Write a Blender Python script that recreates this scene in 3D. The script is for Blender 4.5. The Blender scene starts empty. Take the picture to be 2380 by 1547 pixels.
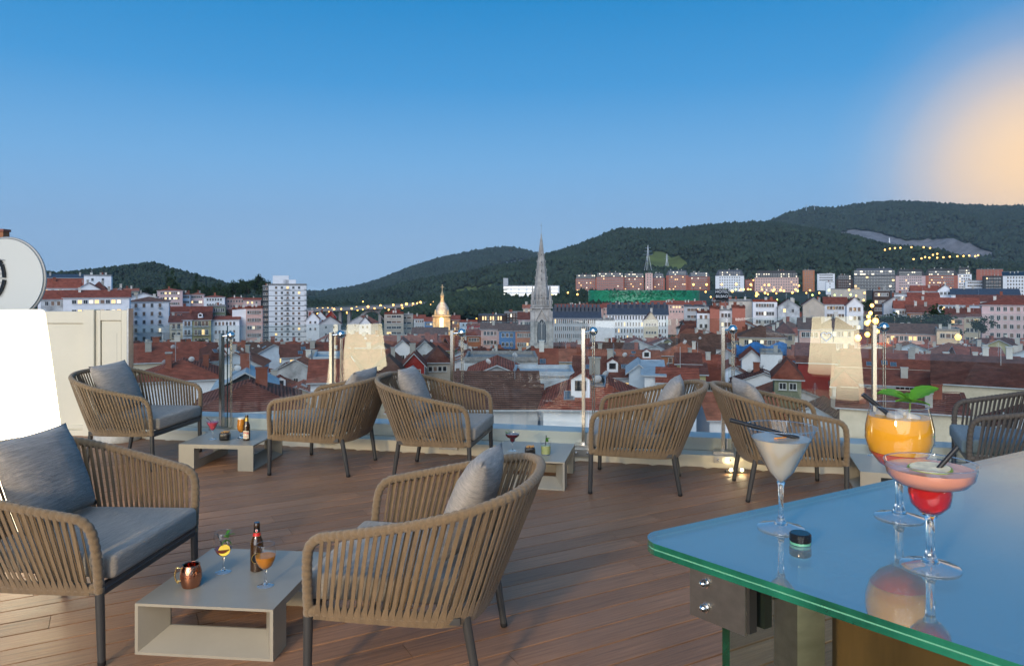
import bpy, bmesh, math, random
import numpy as np
from mathutils import Vector, Matrix, noise
random.seed(7); RNG = np.random.default_rng(7)
PI = math.pi
SC = bpy.context.scene
COL = SC.collection

# ---------------------------------------------------------------- camera, sky, sun, exposure
F, HX, HY, CH = 1700.0, 1190.0, 660.0, 1.57        # focal length and horizon in a 2380 px wide frame, eye height (m)
cam_d = bpy.data.cameras.new("camera"); cam = bpy.data.objects.new("camera", cam_d); COL.objects.link(cam)
cam.location = (0, 0, CH); cam.rotation_euler = (PI/2, 0, 0)
cam_d.sensor_width = 36; cam_d.lens = 36*F/2380; cam_d.shift_y = -(773.5-HY)/2380
cam_d.clip_start = 0.05; cam_d.clip_end = 40000
SC.camera = cam

wd = bpy.data.worlds.new("World"); SC.world = wd; wd.use_nodes = True
nt = wd.node_tree; nt.nodes.clear()
def N(t, **k):
    n = nt.nodes.new(t)
    for a, b in k.items(): setattr(n, a, b)
    return n
def ramp_set(n, stops):
    cr = n.color_ramp
    while len(cr.elements) < len(stops): cr.elements.new(0.5)
    for e, (p, c) in zip(cr.elements, stops): e.position = p; e.color = (*c, 1)
SUN_DIR = Vector((-0.22, -0.85, 0.44)).normalized()   # soft twilight comes over the viewer's shoulder
out = N('ShaderNodeOutputWorld'); bg = N('ShaderNodeBackground'); tc = N('ShaderNodeTexCoord')
sky = N('ShaderNodeTexSky'); sky.sky_type = 'NISHITA'; sky.sun_disc = False
sky.sun_elevation = math.asin(SUN_DIR.z); sky.sun_rotation = math.atan2(SUN_DIR.x, SUN_DIR.y)
sep = N('ShaderNodeSeparateXYZ'); nt.links.new(tc.outputs['Generated'], sep.inputs[0])
rp = N('ShaderNodeValToRGB')
ramp_set(rp, [(0.0, (.235, .38, .56)), (.06, (.215, .375, .575)), (.16, (.125, .325, .575)), (.26, (.034, .235, .51)), (.37, (.001, .175, .43)), (1.0, (.012, .13, .34))])
nt.links.new(sep.outputs['Z'], rp.inputs[0])
# warm after-glow round the point where the sun has just gone down, to the right of the hills
GLOW = Vector((1240/F, 1, (660-405)/F)).normalized()
dt = N('ShaderNodeVectorMath', operation='DOT_PRODUCT'); dt.inputs[1].default_value = GLOW
nt.links.new(tc.outputs['Generated'], dt.inputs[0])
g1 = N('ShaderNodeValToRGB')
ramp_set(g1, [(0.0, (0, 0, 0)), (.30, (.035,)*3), (.55, (.15,)*3), (.75, (.40,)*3), (.90, (.72,)*3), (1.0, (.95,)*3)])
mr = N('ShaderNodeMapRange'); mr.inputs[1].default_value = math.cos(math.radians(13.2)); mr.inputs[2].default_value = 1.0
nt.links.new(dt.outputs['Value'], mr.inputs[0]); nt.links.new(mr.outputs[0], g1.inputs[0])
mx = N('ShaderNodeMixRGB'); mx.inputs[2].default_value = (.98, .64, .30, 1)
nt.links.new(g1.outputs[0], mx.inputs[0]); nt.links.new(rp.outputs[0], mx.inputs[1])
# a share of the physical sky on top of the measured dusk gradient
sk = N('ShaderNodeMixRGB', blend_type='ADD'); sk.inputs[0].default_value = 0.0015
nt.links.new(mx.outputs[0], sk.inputs[1]); nt.links.new(sky.outputs[0], sk.inputs[2])
nt.links.new(sk.outputs[0], bg.inputs[0]); bg.inputs[1].default_value = 0.78
nt.links.new(bg.outputs[0], out.inputs[0])

sd = bpy.data.lights.new("sun", 'SUN'); so = bpy.data.objects.new("sun", sd); COL.objects.link(so)
sd.energy = 1.5; sd.angle = math.radians(60); sd.color = (1.0, .965, .92)
so.rotation_euler = (-SUN_DIR).to_track_quat('-Z', 'Y').to_euler()

vs = SC.view_settings; SC.display_settings.display_device = 'sRGB'
vs.view_transform = 'Standard'; vs.look = 'None'; vs.exposure = 0.85; vs.gamma = 1.0; vs.use_curve_mapping = False
cy = SC.cycles
cy.use_denoising = True; cy.caustics_reflective = False; cy.caustics_refractive = False
cy.max_bounces = 10; cy.transparent_max_bounces = 24; cy.transmission_bounces = 8; cy.diffuse_bounces = 3; cy.glossy_bounces = 4
cy.volume_bounces = 0; cy.sample_clamp_indirect = 4.0; cy.blur_glossy = 0.5

# ---------------------------------------------------------------- helpers
def P(px, py, Y): return Vector(((px-HX)/F*Y, Y, CH-(py-HY)/F*Y))
def on(px, py, z):                                   # picture point lying on a level plane
    Y = F*(CH-z)/(py-HY); return Vector(((px-HX)/F*Y, Y, z))

def tag(o, label=None, cat=None, group=None, kind=None):
    if label: o["label"] = label
    if cat: o["category"] = cat
    if group: o["group"] = group
    if kind: o["kind"] = kind
    return o
def link(name, data, parent=None, loc=None, rot=None, scale=None):
    o = bpy.data.objects.new(name, data); COL.objects.link(o)
    if parent: o.parent = parent
    if loc is not None: o.location = loc
    if rot is not None: o.rotation_euler = rot
    if scale is not None: o.scale = scale
    return o
def empty(name, loc=(0, 0, 0), rz=0, label=None, cat=None, group=None):
    o = link(name, None, None, loc, (0, 0, rz)); o.empty_display_size = .1
    return tag(o, label, cat, group)
def copy_tree(o, parent=None):
    c = o.copy(); COL.objects.link(c); c.parent = parent
    for ch in [x for x in o.children]: copy_tree(ch, c)
    return c

class MB:
    def __init__(s): s.v = []; s.f = []; s.m = []
    def add(s, vs, fs, mat=0):
        b = len(s.v); s.v += [tuple(v) for v in vs]
        for f in fs: s.f.append([b+i for i in f]); s.m.append(mat)
        return s
    def box(s, c, d, rz=0, mat=0, M=None):
        x, y, z = d[0]/2, d[1]/2, d[2]/2
        vs = [Vector(p) for p in ((-x,-y,-z),(x,-y,-z),(x,y,-z),(-x,y,-z),(-x,-y,z),(x,-y,z),(x,y,z),(-x,y,z))]
        R = M if M is not None else Matrix.Rotation(rz, 3, 'Z')
        c = Vector(c)
        return s.add([R @ v + c for v in vs], [(0,3,2,1),(4,5,6,7),(0,1,5,4),(1,2,6,5),(2,3,7,6),(3,0,4,7)], mat)
    def prism(s, poly, z0, z1, mat=0):                # poly counter-clockwise in xy
        n = len(poly)
        vs = [(x, y, z0) for x, y in poly]+[(x, y, z1) for x, y in poly]
        fs = [tuple(reversed(range(n))), tuple(range(n, 2*n))]+[(i, (i+1) % n, n+(i+1) % n, n+i) for i in range(n)]
        return s.add(vs, fs, mat)
    def tube(s, path, r, n=8, mat=0, cap=True, closed=False):
        P_ = [Vector(p) for p in path]; L = len(P_)
        rr = r if isinstance(r, (list, tuple)) else [r]*L
        up = None; vs = []
        for i, p in enumerate(P_):
            a = P_[(i-1) % L] if (closed or i) else p; b = P_[(i+1) % L] if (closed or i < L-1) else p
            t = (b-a).normalized()
            if up is None: up = Vector((0, 0, 1)) if abs(t.z) < .9 else Vector((1, 0, 0))
            e1 = (up-t*up.dot(t)).normalized(); up = e1; e2 = t.cross(e1)
            for k in range(n):
                an = 2*PI*k/n; vs.append(p+(e1*math.cos(an)+e2*math.sin(an))*rr[i])
        fs = []
        for i in range(L if closed else L-1):
            j = (i+1) % L
            for k in range(n): fs.append((i*n+k, i*n+(k+1) % n, j*n+(k+1) % n, j*n+k))
        if cap and not closed: fs += [tuple(reversed(range(n))), tuple(range((L-1)*n, L*n))]
        return s.add(vs, fs, mat)
    def lathe(s, prof, n=24, c=(0, 0, 0), mat=0):
        vs = []; fs = []; c = Vector(c); L = len(prof)
        for r, z in prof:
            for k in range(n):
                a = 2*PI*k/n; vs.append((c.x+r*math.cos(a), c.y+r*math.sin(a), c.z+z))
        for i in range(L-1):
            for k in range(n): fs.append((i*n+k, i*n+(k+1) % n, (i+1)*n+(k+1) % n, (i+1)*n+k))
        if prof[0][0] > 1e-4: fs.append(tuple(reversed(range(n))))
        if prof[-1][0] > 1e-4: fs.append(tuple(range((L-1)*n, L*n)))
        return s.add(vs, fs, mat)
    def shell(s, prof, n=24, c=(0, 0, 0), mat=0):     # open surface of revolution
        k0 = len(s.f); s.lathe(prof, n, c, mat)
        for _ in range((prof[0][0] > 1e-4)+(prof[-1][0] > 1e-4)): s.f.pop(); s.m.pop()
        return s
    def mesh(s, name, mats, smooth=None):
        me = bpy.data.meshes.new(name); me.from_pydata(s.v, [], s.f)
        for m in (mats if isinstance(mats, (list, tuple)) else [mats]): me.materials.append(m)
        if any(s.m): me.polygons.foreach_set('material_index', s.m)
        if smooth is not None:
            me.polygons.foreach_set('use_smooth', [True]*len(s.f)); me.set_sharp_from_angle(angle=math.radians(smooth))
        me.update(); return me
    def build(s, name, mats, parent=None, smooth=None, loc=None, rot=None):
        return link(name, s.mesh(name, mats, smooth), parent, loc, rot)

def rbox(name, dims, bev, seg, mat, parent=None, loc=None, rot=None, taper=None):
    bm = bmesh.new(); bmesh.ops.create_cube(bm, size=1)
    for v in bm.verts:
        v.co.x *= dims[0]; v.co.y *= dims[1]; v.co.z *= dims[2]
        if taper and v.co.x < 0: v.co.y *= taper
    bmesh.ops.bevel(bm, geom=list(bm.edges), offset=bev, segments=seg, affect='EDGES', profile=.5)
    me = bpy.data.meshes.new(name); bm.to_mesh(me); bm.free(); me.materials.append(mat)
    me.polygons.foreach_set('use_smooth', [True]*len(me.polygons)); me.set_sharp_from_angle(angle=math.radians(50))
    return link(name, me, parent, loc, rot)

def text_mesh(s, size, name, mat, depth=.0004):
    c = bpy.data.curves.new(name, 'FONT'); c.body = s; c.size = size; c.extrude = depth; c.align_x = 'CENTER'; c.align_y = 'CENTER'
    o = bpy.data.objects.new(name, c); COL.objects.link(o)
    me = bpy.data.meshes.new_from_object(o.evaluated_get(bpy.context.evaluated_depsgraph_get()))
    bpy.data.objects.remove(o); me.name = name; me.materials.clear(); me.materials.append(mat); return me

# ---------------------------------------------------------------- materials
def srgb(r, g, b): return tuple((c/255/12.92 if c/255 <= .04045 else ((c/255+.055)/1.055)**2.4) for c in (r, g, b))
def mat(name, col, rough=.7, metal=0., nscale=0, namt=.25, bscale=0, bstr=.2, var=0., emit=None, estr=0., spec=.5, stretch=None, coords='Object', trans=0., ior=1.45, coat=0., dark=None, sheen=0.):
    m = bpy.data.materials.new(name); m.use_nodes = True; t = m.node_tree; b = t.nodes['Principled BSDF']
    b.inputs['Base Color'].default_value = (*col, 1); b.inputs['Roughness'].default_value = rough; b.inputs['Metallic'].default_value = metal
    b.inputs['Specular IOR Level'].default_value = spec; b.inputs['Transmission Weight'].default_value = trans; b.inputs['IOR'].default_value = ior
    b.inputs['Coat Weight'].default_value = coat; b.inputs['Sheen Weight'].default_value = sheen
    L = t.links.new; src = None
    if nscale or bscale:
        tcn = t.nodes.new('ShaderNodeTexCoord'); mp = t.nodes.new('ShaderNodeMapping'); L(tcn.outputs[coords], mp.inputs[0])
        if stretch: mp.inputs['Scale'].default_value = stretch
    if nscale:
        nz = t.nodes.new('ShaderNodeTexNoise'); nz.inputs['Scale'].default_value = nscale; nz.inputs['Detail'].default_value = 6; nz.inputs['Roughness'].default_value = .65
        L(mp.outputs[0], nz.inputs[0])
        r = t.nodes.new('ShaderNodeValToRGB'); d = dark if dark else tuple(c*(1-namt) for c in col); l = tuple(min(1, c*(1+namt)) for c in col)
        r.color_ramp.elements[0].position = .32; r.color_ramp.elements[1].position = .68
        r.color_ramp.elements[0].color = (*d, 1); r.color_ramp.elements[1].color = (*(col if dark else l), 1)
        L(nz.outputs[0], r.inputs[0]); src = r.outputs[0]
    if var:
        oi = t.nodes.new('ShaderNodeObjectInfo'); h = t.nodes.new('ShaderNodeHueSaturation')
        ma = t.nodes.new('ShaderNodeMapRange'); ma.inputs[3].default_value = 1-var; ma.inputs[4].default_value = 1+var
        L(oi.outputs['Random'], ma.inputs[0]); L(ma.outputs[0], h.inputs['Value'])
        if src: L(src, h.inputs['Color'])
        else: h.inputs['Color'].default_value = (*col, 1)
        src = h.outputs[0]
    if src: L(src, b.inputs['Base Color'])
    if bscale:
        n2 = t.nodes.new('ShaderNodeTexNoise'); n2.inputs['Scale'].default_value = bscale; n2.inputs['Detail'].default_value = 4; L(mp.outputs[0], n2.inputs[0])
        bp = t.nodes.new('ShaderNodeBump'); bp.inputs['Strength'].default_value = bstr; bp.inputs['Distance'].default_value = .02; L(n2.outputs[0], bp.inputs['Height']); L(bp.outputs[0], b.inputs['Normal'])
    if emit:
        b.inputs['Emission Color'].default_value = (*emit, 1); b.inputs['Emission Strength'].default_value = estr
    return m
def glassmat(name, tint, ior=1.5, rough=0., k=1.0):   # thin pane: clear with a Fresnel mirror on top
    m = bpy.data.materials.new(name); m.use_nodes = True; t = m.node_tree; t.nodes.clear(); L = t.links.new
    o = t.nodes.new('ShaderNodeOutputMaterial'); mi = t.nodes.new('ShaderNodeMixShader'); fr = t.nodes.new('ShaderNodeFresnel'); fr.inputs[0].default_value = ior
    ml = t.nodes.new('ShaderNodeMath'); ml.operation = 'MULTIPLY'; ml.inputs[1].default_value = k; ml.use_clamp = True
    tr = t.nodes.new('ShaderNodeBsdfTransparent'); tr.inputs[0].default_value = (*tint, 1); gl = t.nodes.new('ShaderNodeBsdfGlossy'); gl.inputs['Roughness'].default_value = rough
    ge = t.nodes.new('ShaderNodeNewGeometry'); mrn = t.nodes.new('ShaderNodeMapRange'); mrn.inputs[3].default_value = ior; mrn.inputs[4].default_value = 1/ior
    L(ge.outputs['Backfacing'], mrn.inputs[0]); L(mrn.outputs[0], fr.inputs[0])       # same reflectance on both faces
    L(fr.outputs[0], ml.inputs[0]); L(ml.outputs[0], mi.inputs[0]); L(tr.outputs[0], mi.inputs[1]); L(gl.outputs[0], mi.inputs[2]); L(mi.outputs[0], o.inputs[0]); return m
def no_sample(m):
    try: m.cycles.emission_sampling = 'NONE'
    except Exception: pass
    return m

M = {}
def woodmat():
    m = mat('deck_board', (.29, .155, .088), rough=.42, nscale=9, namt=.34, bscale=60, bstr=.3, var=.17, stretch=(.25, 9, 9), spec=.4)
    t = m.node_tree; L = t.links.new; b = t.nodes['Principled BSDF']; g = t.nodes.new('ShaderNodeNewGeometry'); n = t.nodes.new('ShaderNodeTexNoise'); n.inputs['Scale'].default_value = 2.3; n.inputs['Detail'].default_value = 8; n.inputs['Roughness'].default_value = .7
    L(g.outputs['Position'], n.inputs[0]); r = t.nodes.new('ShaderNodeMapRange'); r.inputs[1].default_value = .3; r.inputs[2].default_value = .7; r.inputs[3].default_value = .80; r.inputs[4].default_value = 1.10; L(n.outputs[0], r.inputs[0])
    src = b.inputs['Base Color'].links[0].from_socket; mm = t.nodes.new('ShaderNodeMixRGB'); mm.blend_type = 'MULTIPLY'; mm.inputs[0].default_value = 1; L(src, mm.inputs[1]); L(r.outputs[0], mm.inputs[2]); L(mm.outputs[0], b.inputs['Base Color'])
    r2 = t.nodes.new('ShaderNodeMapRange'); r2.inputs[1].default_value = .3; r2.inputs[2].default_value = .7; r2.inputs[3].default_value = .34; r2.inputs[4].default_value = .58; L(n.outputs[0], r2.inputs[0]); L(r2.outputs[0], b.inputs['Roughness'])     # foot-worn sheen
    return m
M['deck'] = woodmat()
M['deck_base'] = mat('deck_base', (.02, .016, .014), .9)
M['cream'] = mat('cream_metal', (.62, .58, .47), .45, nscale=1.5, namt=.05)
M['white_metal'] = mat('white_metal', (.62, .64, .66), .4, nscale=1.2, namt=.07)
M['steel'] = mat('steel', (.62, .60, .55), .20, 1.0, nscale=14, namt=.08, stretch=(1, 1, .05))
M['bsteel'] = mat('brushed_steel', (.46, .45, .43), .34, 1.0, nscale=40, namt=.12, stretch=(.1, 1, 1))
M['bolt'] = mat('bolt_steel', (.7, .7, .7), .15, 1.0)
M['pane'] = glassmat('pane_glass', (.905, .925, .905), 1.6)
M['edge'] = mat('glass_edge', (.03, .10, .085), .15, spec=.8)
M['rope'] = mat('rope', (.175, .118, .062), .8, nscale=110, namt=.18, bscale=300, bstr=.5, sheen=.25)
M['strap'] = mat('strap_fabric', (.165, .110, .058), .85, nscale=60, namt=.16, bscale=500, bstr=.4, var=.10, stretch=(1, 1, .15), sheen=.2)
M['rope_dark'] = mat('rope_grey', (.085, .075, .068), .8, nscale=110, namt=.18, bscale=300, bstr=.5)
M['strap_dark'] = mat('strap_grey', (.06, .056, .055), .85, nscale=60, namt=.16, var=.1, bscale=500, bstr=.4)
M['leg'] = mat('leg_paint', (.055, .055, .056), .42, metal=.3, bscale=400, bstr=.05)
M['cap'] = mat('rubber_cap', (.012, .012, .013), .6)
def fabric(name, col, amt=.22, st=(3.2, .22, 3.2)):
    m = mat(name, col, .95, nscale=42, namt=amt, bscale=190, bstr=.9, stretch=st, sheen=.3); return m
M['cushion'] = fabric('cushion_fabric', (.42, .375, .32), .26)
M['pillow'] = fabric('pillow_fabric', (.33, .29, .24), .26, (.22, 3.2, .6))
M['pillow_blue'] = fabric('pillow_greyblue', (.42, .375, .335), .34, (.22, 3.2, .6))
M['cushion_blue'] = fabric('cushion_blue', (.17, .29, .36))
M['table'] = mat('table_paint', (.29, .265, .215), .38, bscale=500, bstr=.05, nscale=5, namt=.05)
M['shade'] = no_sample(mat('lamp_shade', (.9, .85, .7), .6, emit=(1.0, .86, .55), estr=7.0)) if False else mat('lamp_shade', (.9, .85, .7), .6, emit=(1.0, .85, .56), estr=4.0)
def shade_falloff(m):                                  # brightest round the bulb, softer towards the ends of the shade
    t = m.node_tree; L = t.links.new; b = t.nodes['Principled BSDF']; c = t.nodes.new('ShaderNodeTexCoord'); s = t.nodes.new('ShaderNodeSeparateXYZ'); r = t.nodes.new('ShaderNodeMapRange'); r.interpolation_type = 'SMOOTHSTEP'
    a = t.nodes.new('ShaderNodeMath'); a.operation = 'SUBTRACT'; a.inputs[1].default_value = .62; e = t.nodes.new('ShaderNodeMath'); e.operation = 'ABSOLUTE'
    r.inputs[1].default_value = .15; r.inputs[2].default_value = .80; r.inputs[3].default_value = 4.8; r.inputs[4].default_value = .75
    L(c.outputs['Object'], s.inputs[0]); L(s.outputs['Z'], a.inputs[0]); L(a.outputs[0], e.inputs[0]); L(e.outputs[0], r.inputs[0]); L(r.outputs[0], b.inputs['Emission Strength'])
shade_falloff(M['shade'])
M['black'] = mat('black_gloss', (.010, .010, .011), .12)
M['straw'] = mat('black_straw', (.012, .012, .014), .3)
M['glass'] = glassmat('drink_glass', (.97, .975, .98), 1.5, .0, 1.3)
M['glass_solid'] = mat('glass_solid', (.97, .98, .985), .0, trans=1.0, ior=1.45)
def liq(n, c, tr=.55, r=.08): return mat(n, c, r, trans=tr*.75, ior=1.33, spec=.5)
M['l_white'] = liq('drink_cloudy_white', (.86, .76, .60), .75)
M['l_orange'] = liq('drink_orange', (.97, .46, .03), .5, .03)
M['l_orange_deep'] = liq('drink_deep_orange', (.80, .12, .02), .35)
M['l_pink'] = liq('drink_pink', (.90, .42, .32), .55, .03)
M['l_red'] = liq('drink_red', (.80, .03, .035), .8, .02)
M['l_wine'] = liq('drink_dark_red', (.10, .004, .012), .4)
M['l_amber'] = liq('drink_amber', (.80, .30, .03), .55)
M['l_lime'] = liq('drink_lime', (.55, .60, .25), .55)
M['l_rose'] = liq('drink_rose', (.80, .10, .16), .5)
M['l_vermouth'] = liq('drink_vermouth', (.30, .06, .04), .5)
M['foam'] = mat('beer_foam', (.85, .80, .66), .9)
M['ice'] = mat('ice', (.95, .95, .93), .12, trans=.7, ior=1.31)
M['mint'] = mat('mint_leaf', (.07, .26, .02), .5, nscale=60, namt=.4, bscale=130, bstr=.6)
M['stalk'] = mat('mint_stalk', (.10, .16, .04), .6)
M['lime'] = mat('lime_peel', (.18, .26, .02), .5)
M['lime_flesh'] = mat('lime_flesh', (.62, .55, .38), .4, nscale=50, namt=.3)
M['lemon'] = mat('lemon_peel', (.80, .55, .04), .5)
M['orange_peel'] = mat('orange_peel', (.85, .30, .02), .5)
M['copper'] = mat('copper', (.62, .26, .15), .16, 1.0)
M['brass'] = mat('brass', (.60, .45, .18), .2, 1.0)
M['bottle'] = mat('bottle_glass', (.035, .015, .004), .04, spec=.8, coat=.5)
M['lab_red'] = mat('label_red', (.55, .02, .02), .4)
M['lab_cream'] = mat('label_cream', (.75, .66, .48), .5)
M['lab_gold'] = mat('label_gold', (.50, .34, .08), .35, .6)
M['lab_white'] = mat('label_white', (.8, .8, .8), .5)
M['nuts'] = mat('nuts', (.50, .27, .09), .6, nscale=60, namt=.3)
M['ctop'] = glassmat('counter_glass', (.78, .92, .93), 4.2, .010)
def milky(m, col, f):                                  # mixes a pale diffuse share into clear glass
    t = m.node_tree; L = t.links.new; o = [n for n in t.nodes if n.type == 'OUTPUT_MATERIAL'][0]; mi = o.inputs[0].links[0].from_node; tr = mi.inputs[1].links[0].from_node
    df = t.nodes.new('ShaderNodeBsdfDiffuse'); df.inputs[0].default_value = (*col, 1); m2 = t.nodes.new('ShaderNodeMixShader'); m2.inputs[0].default_value = f
    L(tr.outputs[0], m2.inputs[1]); L(df.outputs[0], m2.inputs[2]); L(m2.outputs[0], mi.inputs[1]); return m
milky(M['ctop'], (.72, .87, .91), .17)  # pale blue diffuse stands in for the sky's reflection on the counter
def smudge(m, scale, lo, hi):                          # finger marks and wiped streaks on the glass
    t = m.node_tree; L = t.links.new; gl = [n for n in t.nodes if n.type == 'BSDF_GLOSSY'][0]; g = t.nodes.new('ShaderNodeNewGeometry'); n = t.nodes.new('ShaderNodeTexNoise'); n.inputs['Scale'].default_value = scale; n.inputs['Detail'].default_value = 7; n.inputs['Distortion'].default_value = 1.2
    r = t.nodes.new('ShaderNodeMapRange'); r.inputs[1].default_value = .45; r.inputs[2].default_value = .75; r.inputs[3].default_value = lo; r.inputs[4].default_value = hi; L(g.outputs['Position'], n.inputs[0]); L(n.outputs[0], r.inputs[0]); L(r.outputs[0], gl.inputs['Roughness'])
smudge(M['ctop'], 11, .006, .11)
M['cedge'] = mat('counter_glass_edge', (.008, .095, .062), .06, spec=1.0, coat=.6, nscale=7, namt=.5)
M['cedge2'] = mat('counter_glass_core', (.10, .33, .24), .1, spec=1.0)
M['panel_brown'] = mat('brown_panel', (.17, .072, .032), .30, nscale=3, namt=.35, stretch=(3, 3, .5), bscale=40, bstr=.05)
M['spot'] = mat('spot_light', (1, .9, .6), .4, emit=(1.0, .78, .40), estr=60)
# ================================================================ THE TERRACE
KX = .215                                             # the balustrade runs at Y + KX*X = KB
KB = 6.78
BD = Vector((1, -KX, 0)).normalized(); BN = Vector((KX, 1, 0)).normalized(); BA = math.atan2(BD.y, BD.x)
def bal(px):
    k = (px-HX)/F; Y = KB/(1+KX*k); return Vector((k*Y, Y, 0))

# deck: one board at a time
deck = MB().prism([(-6.2, -3.0), (6.0, -3.0), (6.0, KB-KX*6.0-.05), (-6.2, KB+KX*6.2-.05)], -.35, -.030).build('deck', M['deck_base'])
tag(deck, kind='structure')
DA = math.radians(28.5); DU = Vector((math.cos(DA), math.sin(DA), 0)); DV = Vector((-math.sin(DA), math.cos(DA), 0))
PITCH, BW, BL = .149, .1395, 2.4
def board_mesh(L):
    b = MB(); w, t, c = BW/2, .022, .0008; x = L/2
    prof = [(-w, -t), (w, -t), (w, -c), (w-c, 0), (-w+c, 0), (-w, -c)]
    b.add([(-x, y, z) for y, z in prof]+[(x, y, z) for y, z in prof], [(i, (i+1) % 6, 6+(i+1) % 6, 6+i) for i in range(6)]+[tuple(reversed(range(6))), tuple(range(6, 12))])
    for i in range(len(b.f)-8): pass
    return b.mesh('plank', M['deck'])
full_board = board_mesh(BL-.003)
def clip_line(q):                                     # interval of the board axis inside the deck outline
    lo, hi = -20., 20.
    for n, d in ((Vector((-1, 0, 0)), 4.9), (Vector((1, 0, 0)), 4.9), (Vector((0, -1, 0)), -1.2), (Vector((KX, 1, 0)), KB-.12)):
        a = n.dot(DU); r = d-n.dot(q)
        if abs(a) < 1e-6: continue
        if a > 0: hi = min(hi, r/a)
        else: lo = max(lo, r/a)
    return lo, hi
rd = random.Random(3)
for i in range(-40, 60):
    q = DV*(i*PITCH)
    lo, hi = clip_line(q)
    if hi-lo < .25: continue
    off = rd.uniform(0, BL); a = lo-off
    while a < hi:
        s, e = max(a, lo), min(a+BL, hi); a += BL
        if e-s < .06: continue
        me = full_board if e-s > BL-.004 else board_mesh(e-s-.003)
        c = q+DU*((s+e)/2); link('plank', me, deck, (c.x, c.y, rd.uniform(-.0012, .0)), (0, 0, DA))

# kerb at the deck's edge, upstand outside the glass
kx0, kx1 = bal(-60), bal(2700)
def strip(name, off0, off1, z0, z1, m, parent=None, a=kx0, b=kx1):
    p = [a+BN*off0, b+BN*off0, b+BN*off1, a+BN*off1]
    return MB().prism([(q.x, q.y) for q in p], z0, z1).build(name, m, parent)
kerb = strip('kerb', -.135, .30, -.3, .068, M['cream']); tag(kerb, kind='structure')
strip('kerb_lip', -.150, .05, .070, .105, M['cream'], kerb)
strip('kerb_ledge', .053, .30, .070, .215, M['white_metal'], kerb)
strip('kerb_roof', .302, 1.3, -.3, -.12, M['white_metal'], kerb)

# glass balustrade
balu = empty('glass_balustrade', bal(1190), BA, 'clear glass balustrade with flat steel posts along the terrace edge', 'balustrade')
bw = Matrix.Translation(bal(1190)) @ Matrix.Rotation(BA, 4, 'Z'); bi = bw.inverted()
pxs = [277, 518, 773, 1053, 1357, 1680, 2030, 2412, 2830]
tops = [1.06, 1.073, 1.10, 1.134, 1.164, 1.196, 1.23, 1.262, 1.30]
ls = [(bi @ bal(p)).x for p in pxs]
post_me = {}
for i, (lx, tz) in enumerate(zip(ls, tops)):
    b = MB().box((0, 0, (tz+.105)/2), (.028, .055, tz-.105))
    po = b.build('post', M['steel'], balu, loc=(lx, -.02, 0))
    bx = MB().box((0, -.03, .118), (.17, .13, .024)).box((0, -.135, .075), (.17, .012, .06)); br = bx.build('bracket', M['bsteel'], po)
    for s in (-1, 1):
        MB().lathe([(0, -.0), (.011, 0), (.011, .006), (.006, .012), (0, .013)], 10).build('bolt', M['bolt'], po, 40, (s*.05, -.1405, .075), (PI/2, 0, 0))
    rod = MB()
    for dx in (.078, .095): rod.tube([(dx, .03, .12), (dx, .03, tz-.035)], .0045, 8)
    rod.build('rod', M['steel'], po, 60)
    cl = MB().lathe([(0, -.042)]+[(.040*math.sin(a), -.040*math.cos(a)) for a in np.linspace(.1, PI-.1, 12)]+[(0, .040)], 20, (.085, .03, tz-.02)); cl.tube([(.0, .0, tz-.03), (.07, .025, tz-.022)], .010, 8)
    cl.build('glass_clamp', M['bolt'], po, 50)
for i in range(len(ls)-1):
    t0, t1 = tops[i]+.075, tops[i+1]+.075; x0, x1 = ls[i]+.045, ls[i+1]+.03; y0, y1 = .026, .038
    tw = [.004, .026, .006, -.004, .008, -.006, .004, 0][i]        # panes are never quite in one plane
    b = MB(); vs = [(x0, y0-tw, .108), (x1, y0+tw, .108), (x1, y1+tw, .108), (x0, y1-tw, .108), (x0, y0-tw, t0), (x1, y0+tw, t1), (x1, y1+tw, t1), (x0, y1-tw, t0)]
    b.add(vs, [(0, 1, 5, 4), (2, 3, 7, 6)], 0); b.add(vs, [(0, 3, 2, 1), (4, 5, 6, 7), (1, 2, 6, 5), (3, 0, 4, 7)], 1)
    b.build('glass_pane', [M['pane'], M['edge']], balu)
# small heart drawn on one pane
hp = [(16*math.sin(t)**3, 13*math.cos(t)-5*math.cos(2*t)-2*math.cos(3*t)-math.cos(4*t)) for t in np.linspace(.25, 2*PI-.05, 40)]
hc = bi @ (P(1922, 782, bal(1922).y))
MB().tube([(x*.0027, .0, y*.0027) for x, y in hp], .004, 6).build('heart_drawing', mat('chalk_white', (.75, .8, .85), .8), balu, 60, (hc.x, .018, hc.z))

# cream wall panels at the left end
def wall_unit(x0, x1, Y, ztop, lines, name='wall_panel'):
    pass
wy = 7.62
wl = empty('panel_wall', (-5.2, wy, 0), 0, 'cream metal panel wall closing the terrace behind the glowing lamp', 'wall')
def wbox(name, x0, x1, y0, y1, z0, z1, m=M['cream']): return MB().box(((x0+x1)/2+5.2, (y0+y1)/2-wy, (z0+z1)/2), (x1-x0, y1-y0, z1-z0)).build(name, m, wl)
zt = 1.285
wbox('core', -6.6, -4.0, wy+.02, wy+.06, -.3, zt-.03)
for a, b in ((-6.55, -5.62), (-5.61, -4.86), (-4.855, -4.43)): wbox('panel', a, b-.012, wy, wy+.019, .06, zt-.13)
wbox('top_rail', -6.6, -4.45, wy-.012, wy+.07, zt-.12, zt-.0)
wbox('upright', -4.44, -4.33, wy-.05, wy+.07, .0, zt+.02)
wbox('panel', -4.27, -4.07, wy-.004, wy+.019, .06, zt-.10)
wbox('frame', -4.325, -4.28, wy-.018, wy+.07, .0, zt+.015); wbox('frame', -4.06, -4.005, wy-.018, wy+.07, .0, zt+.015); wbox('frame', -4.278, -4.062, wy-.018, wy+.07, zt-.09, zt+.012)
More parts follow.
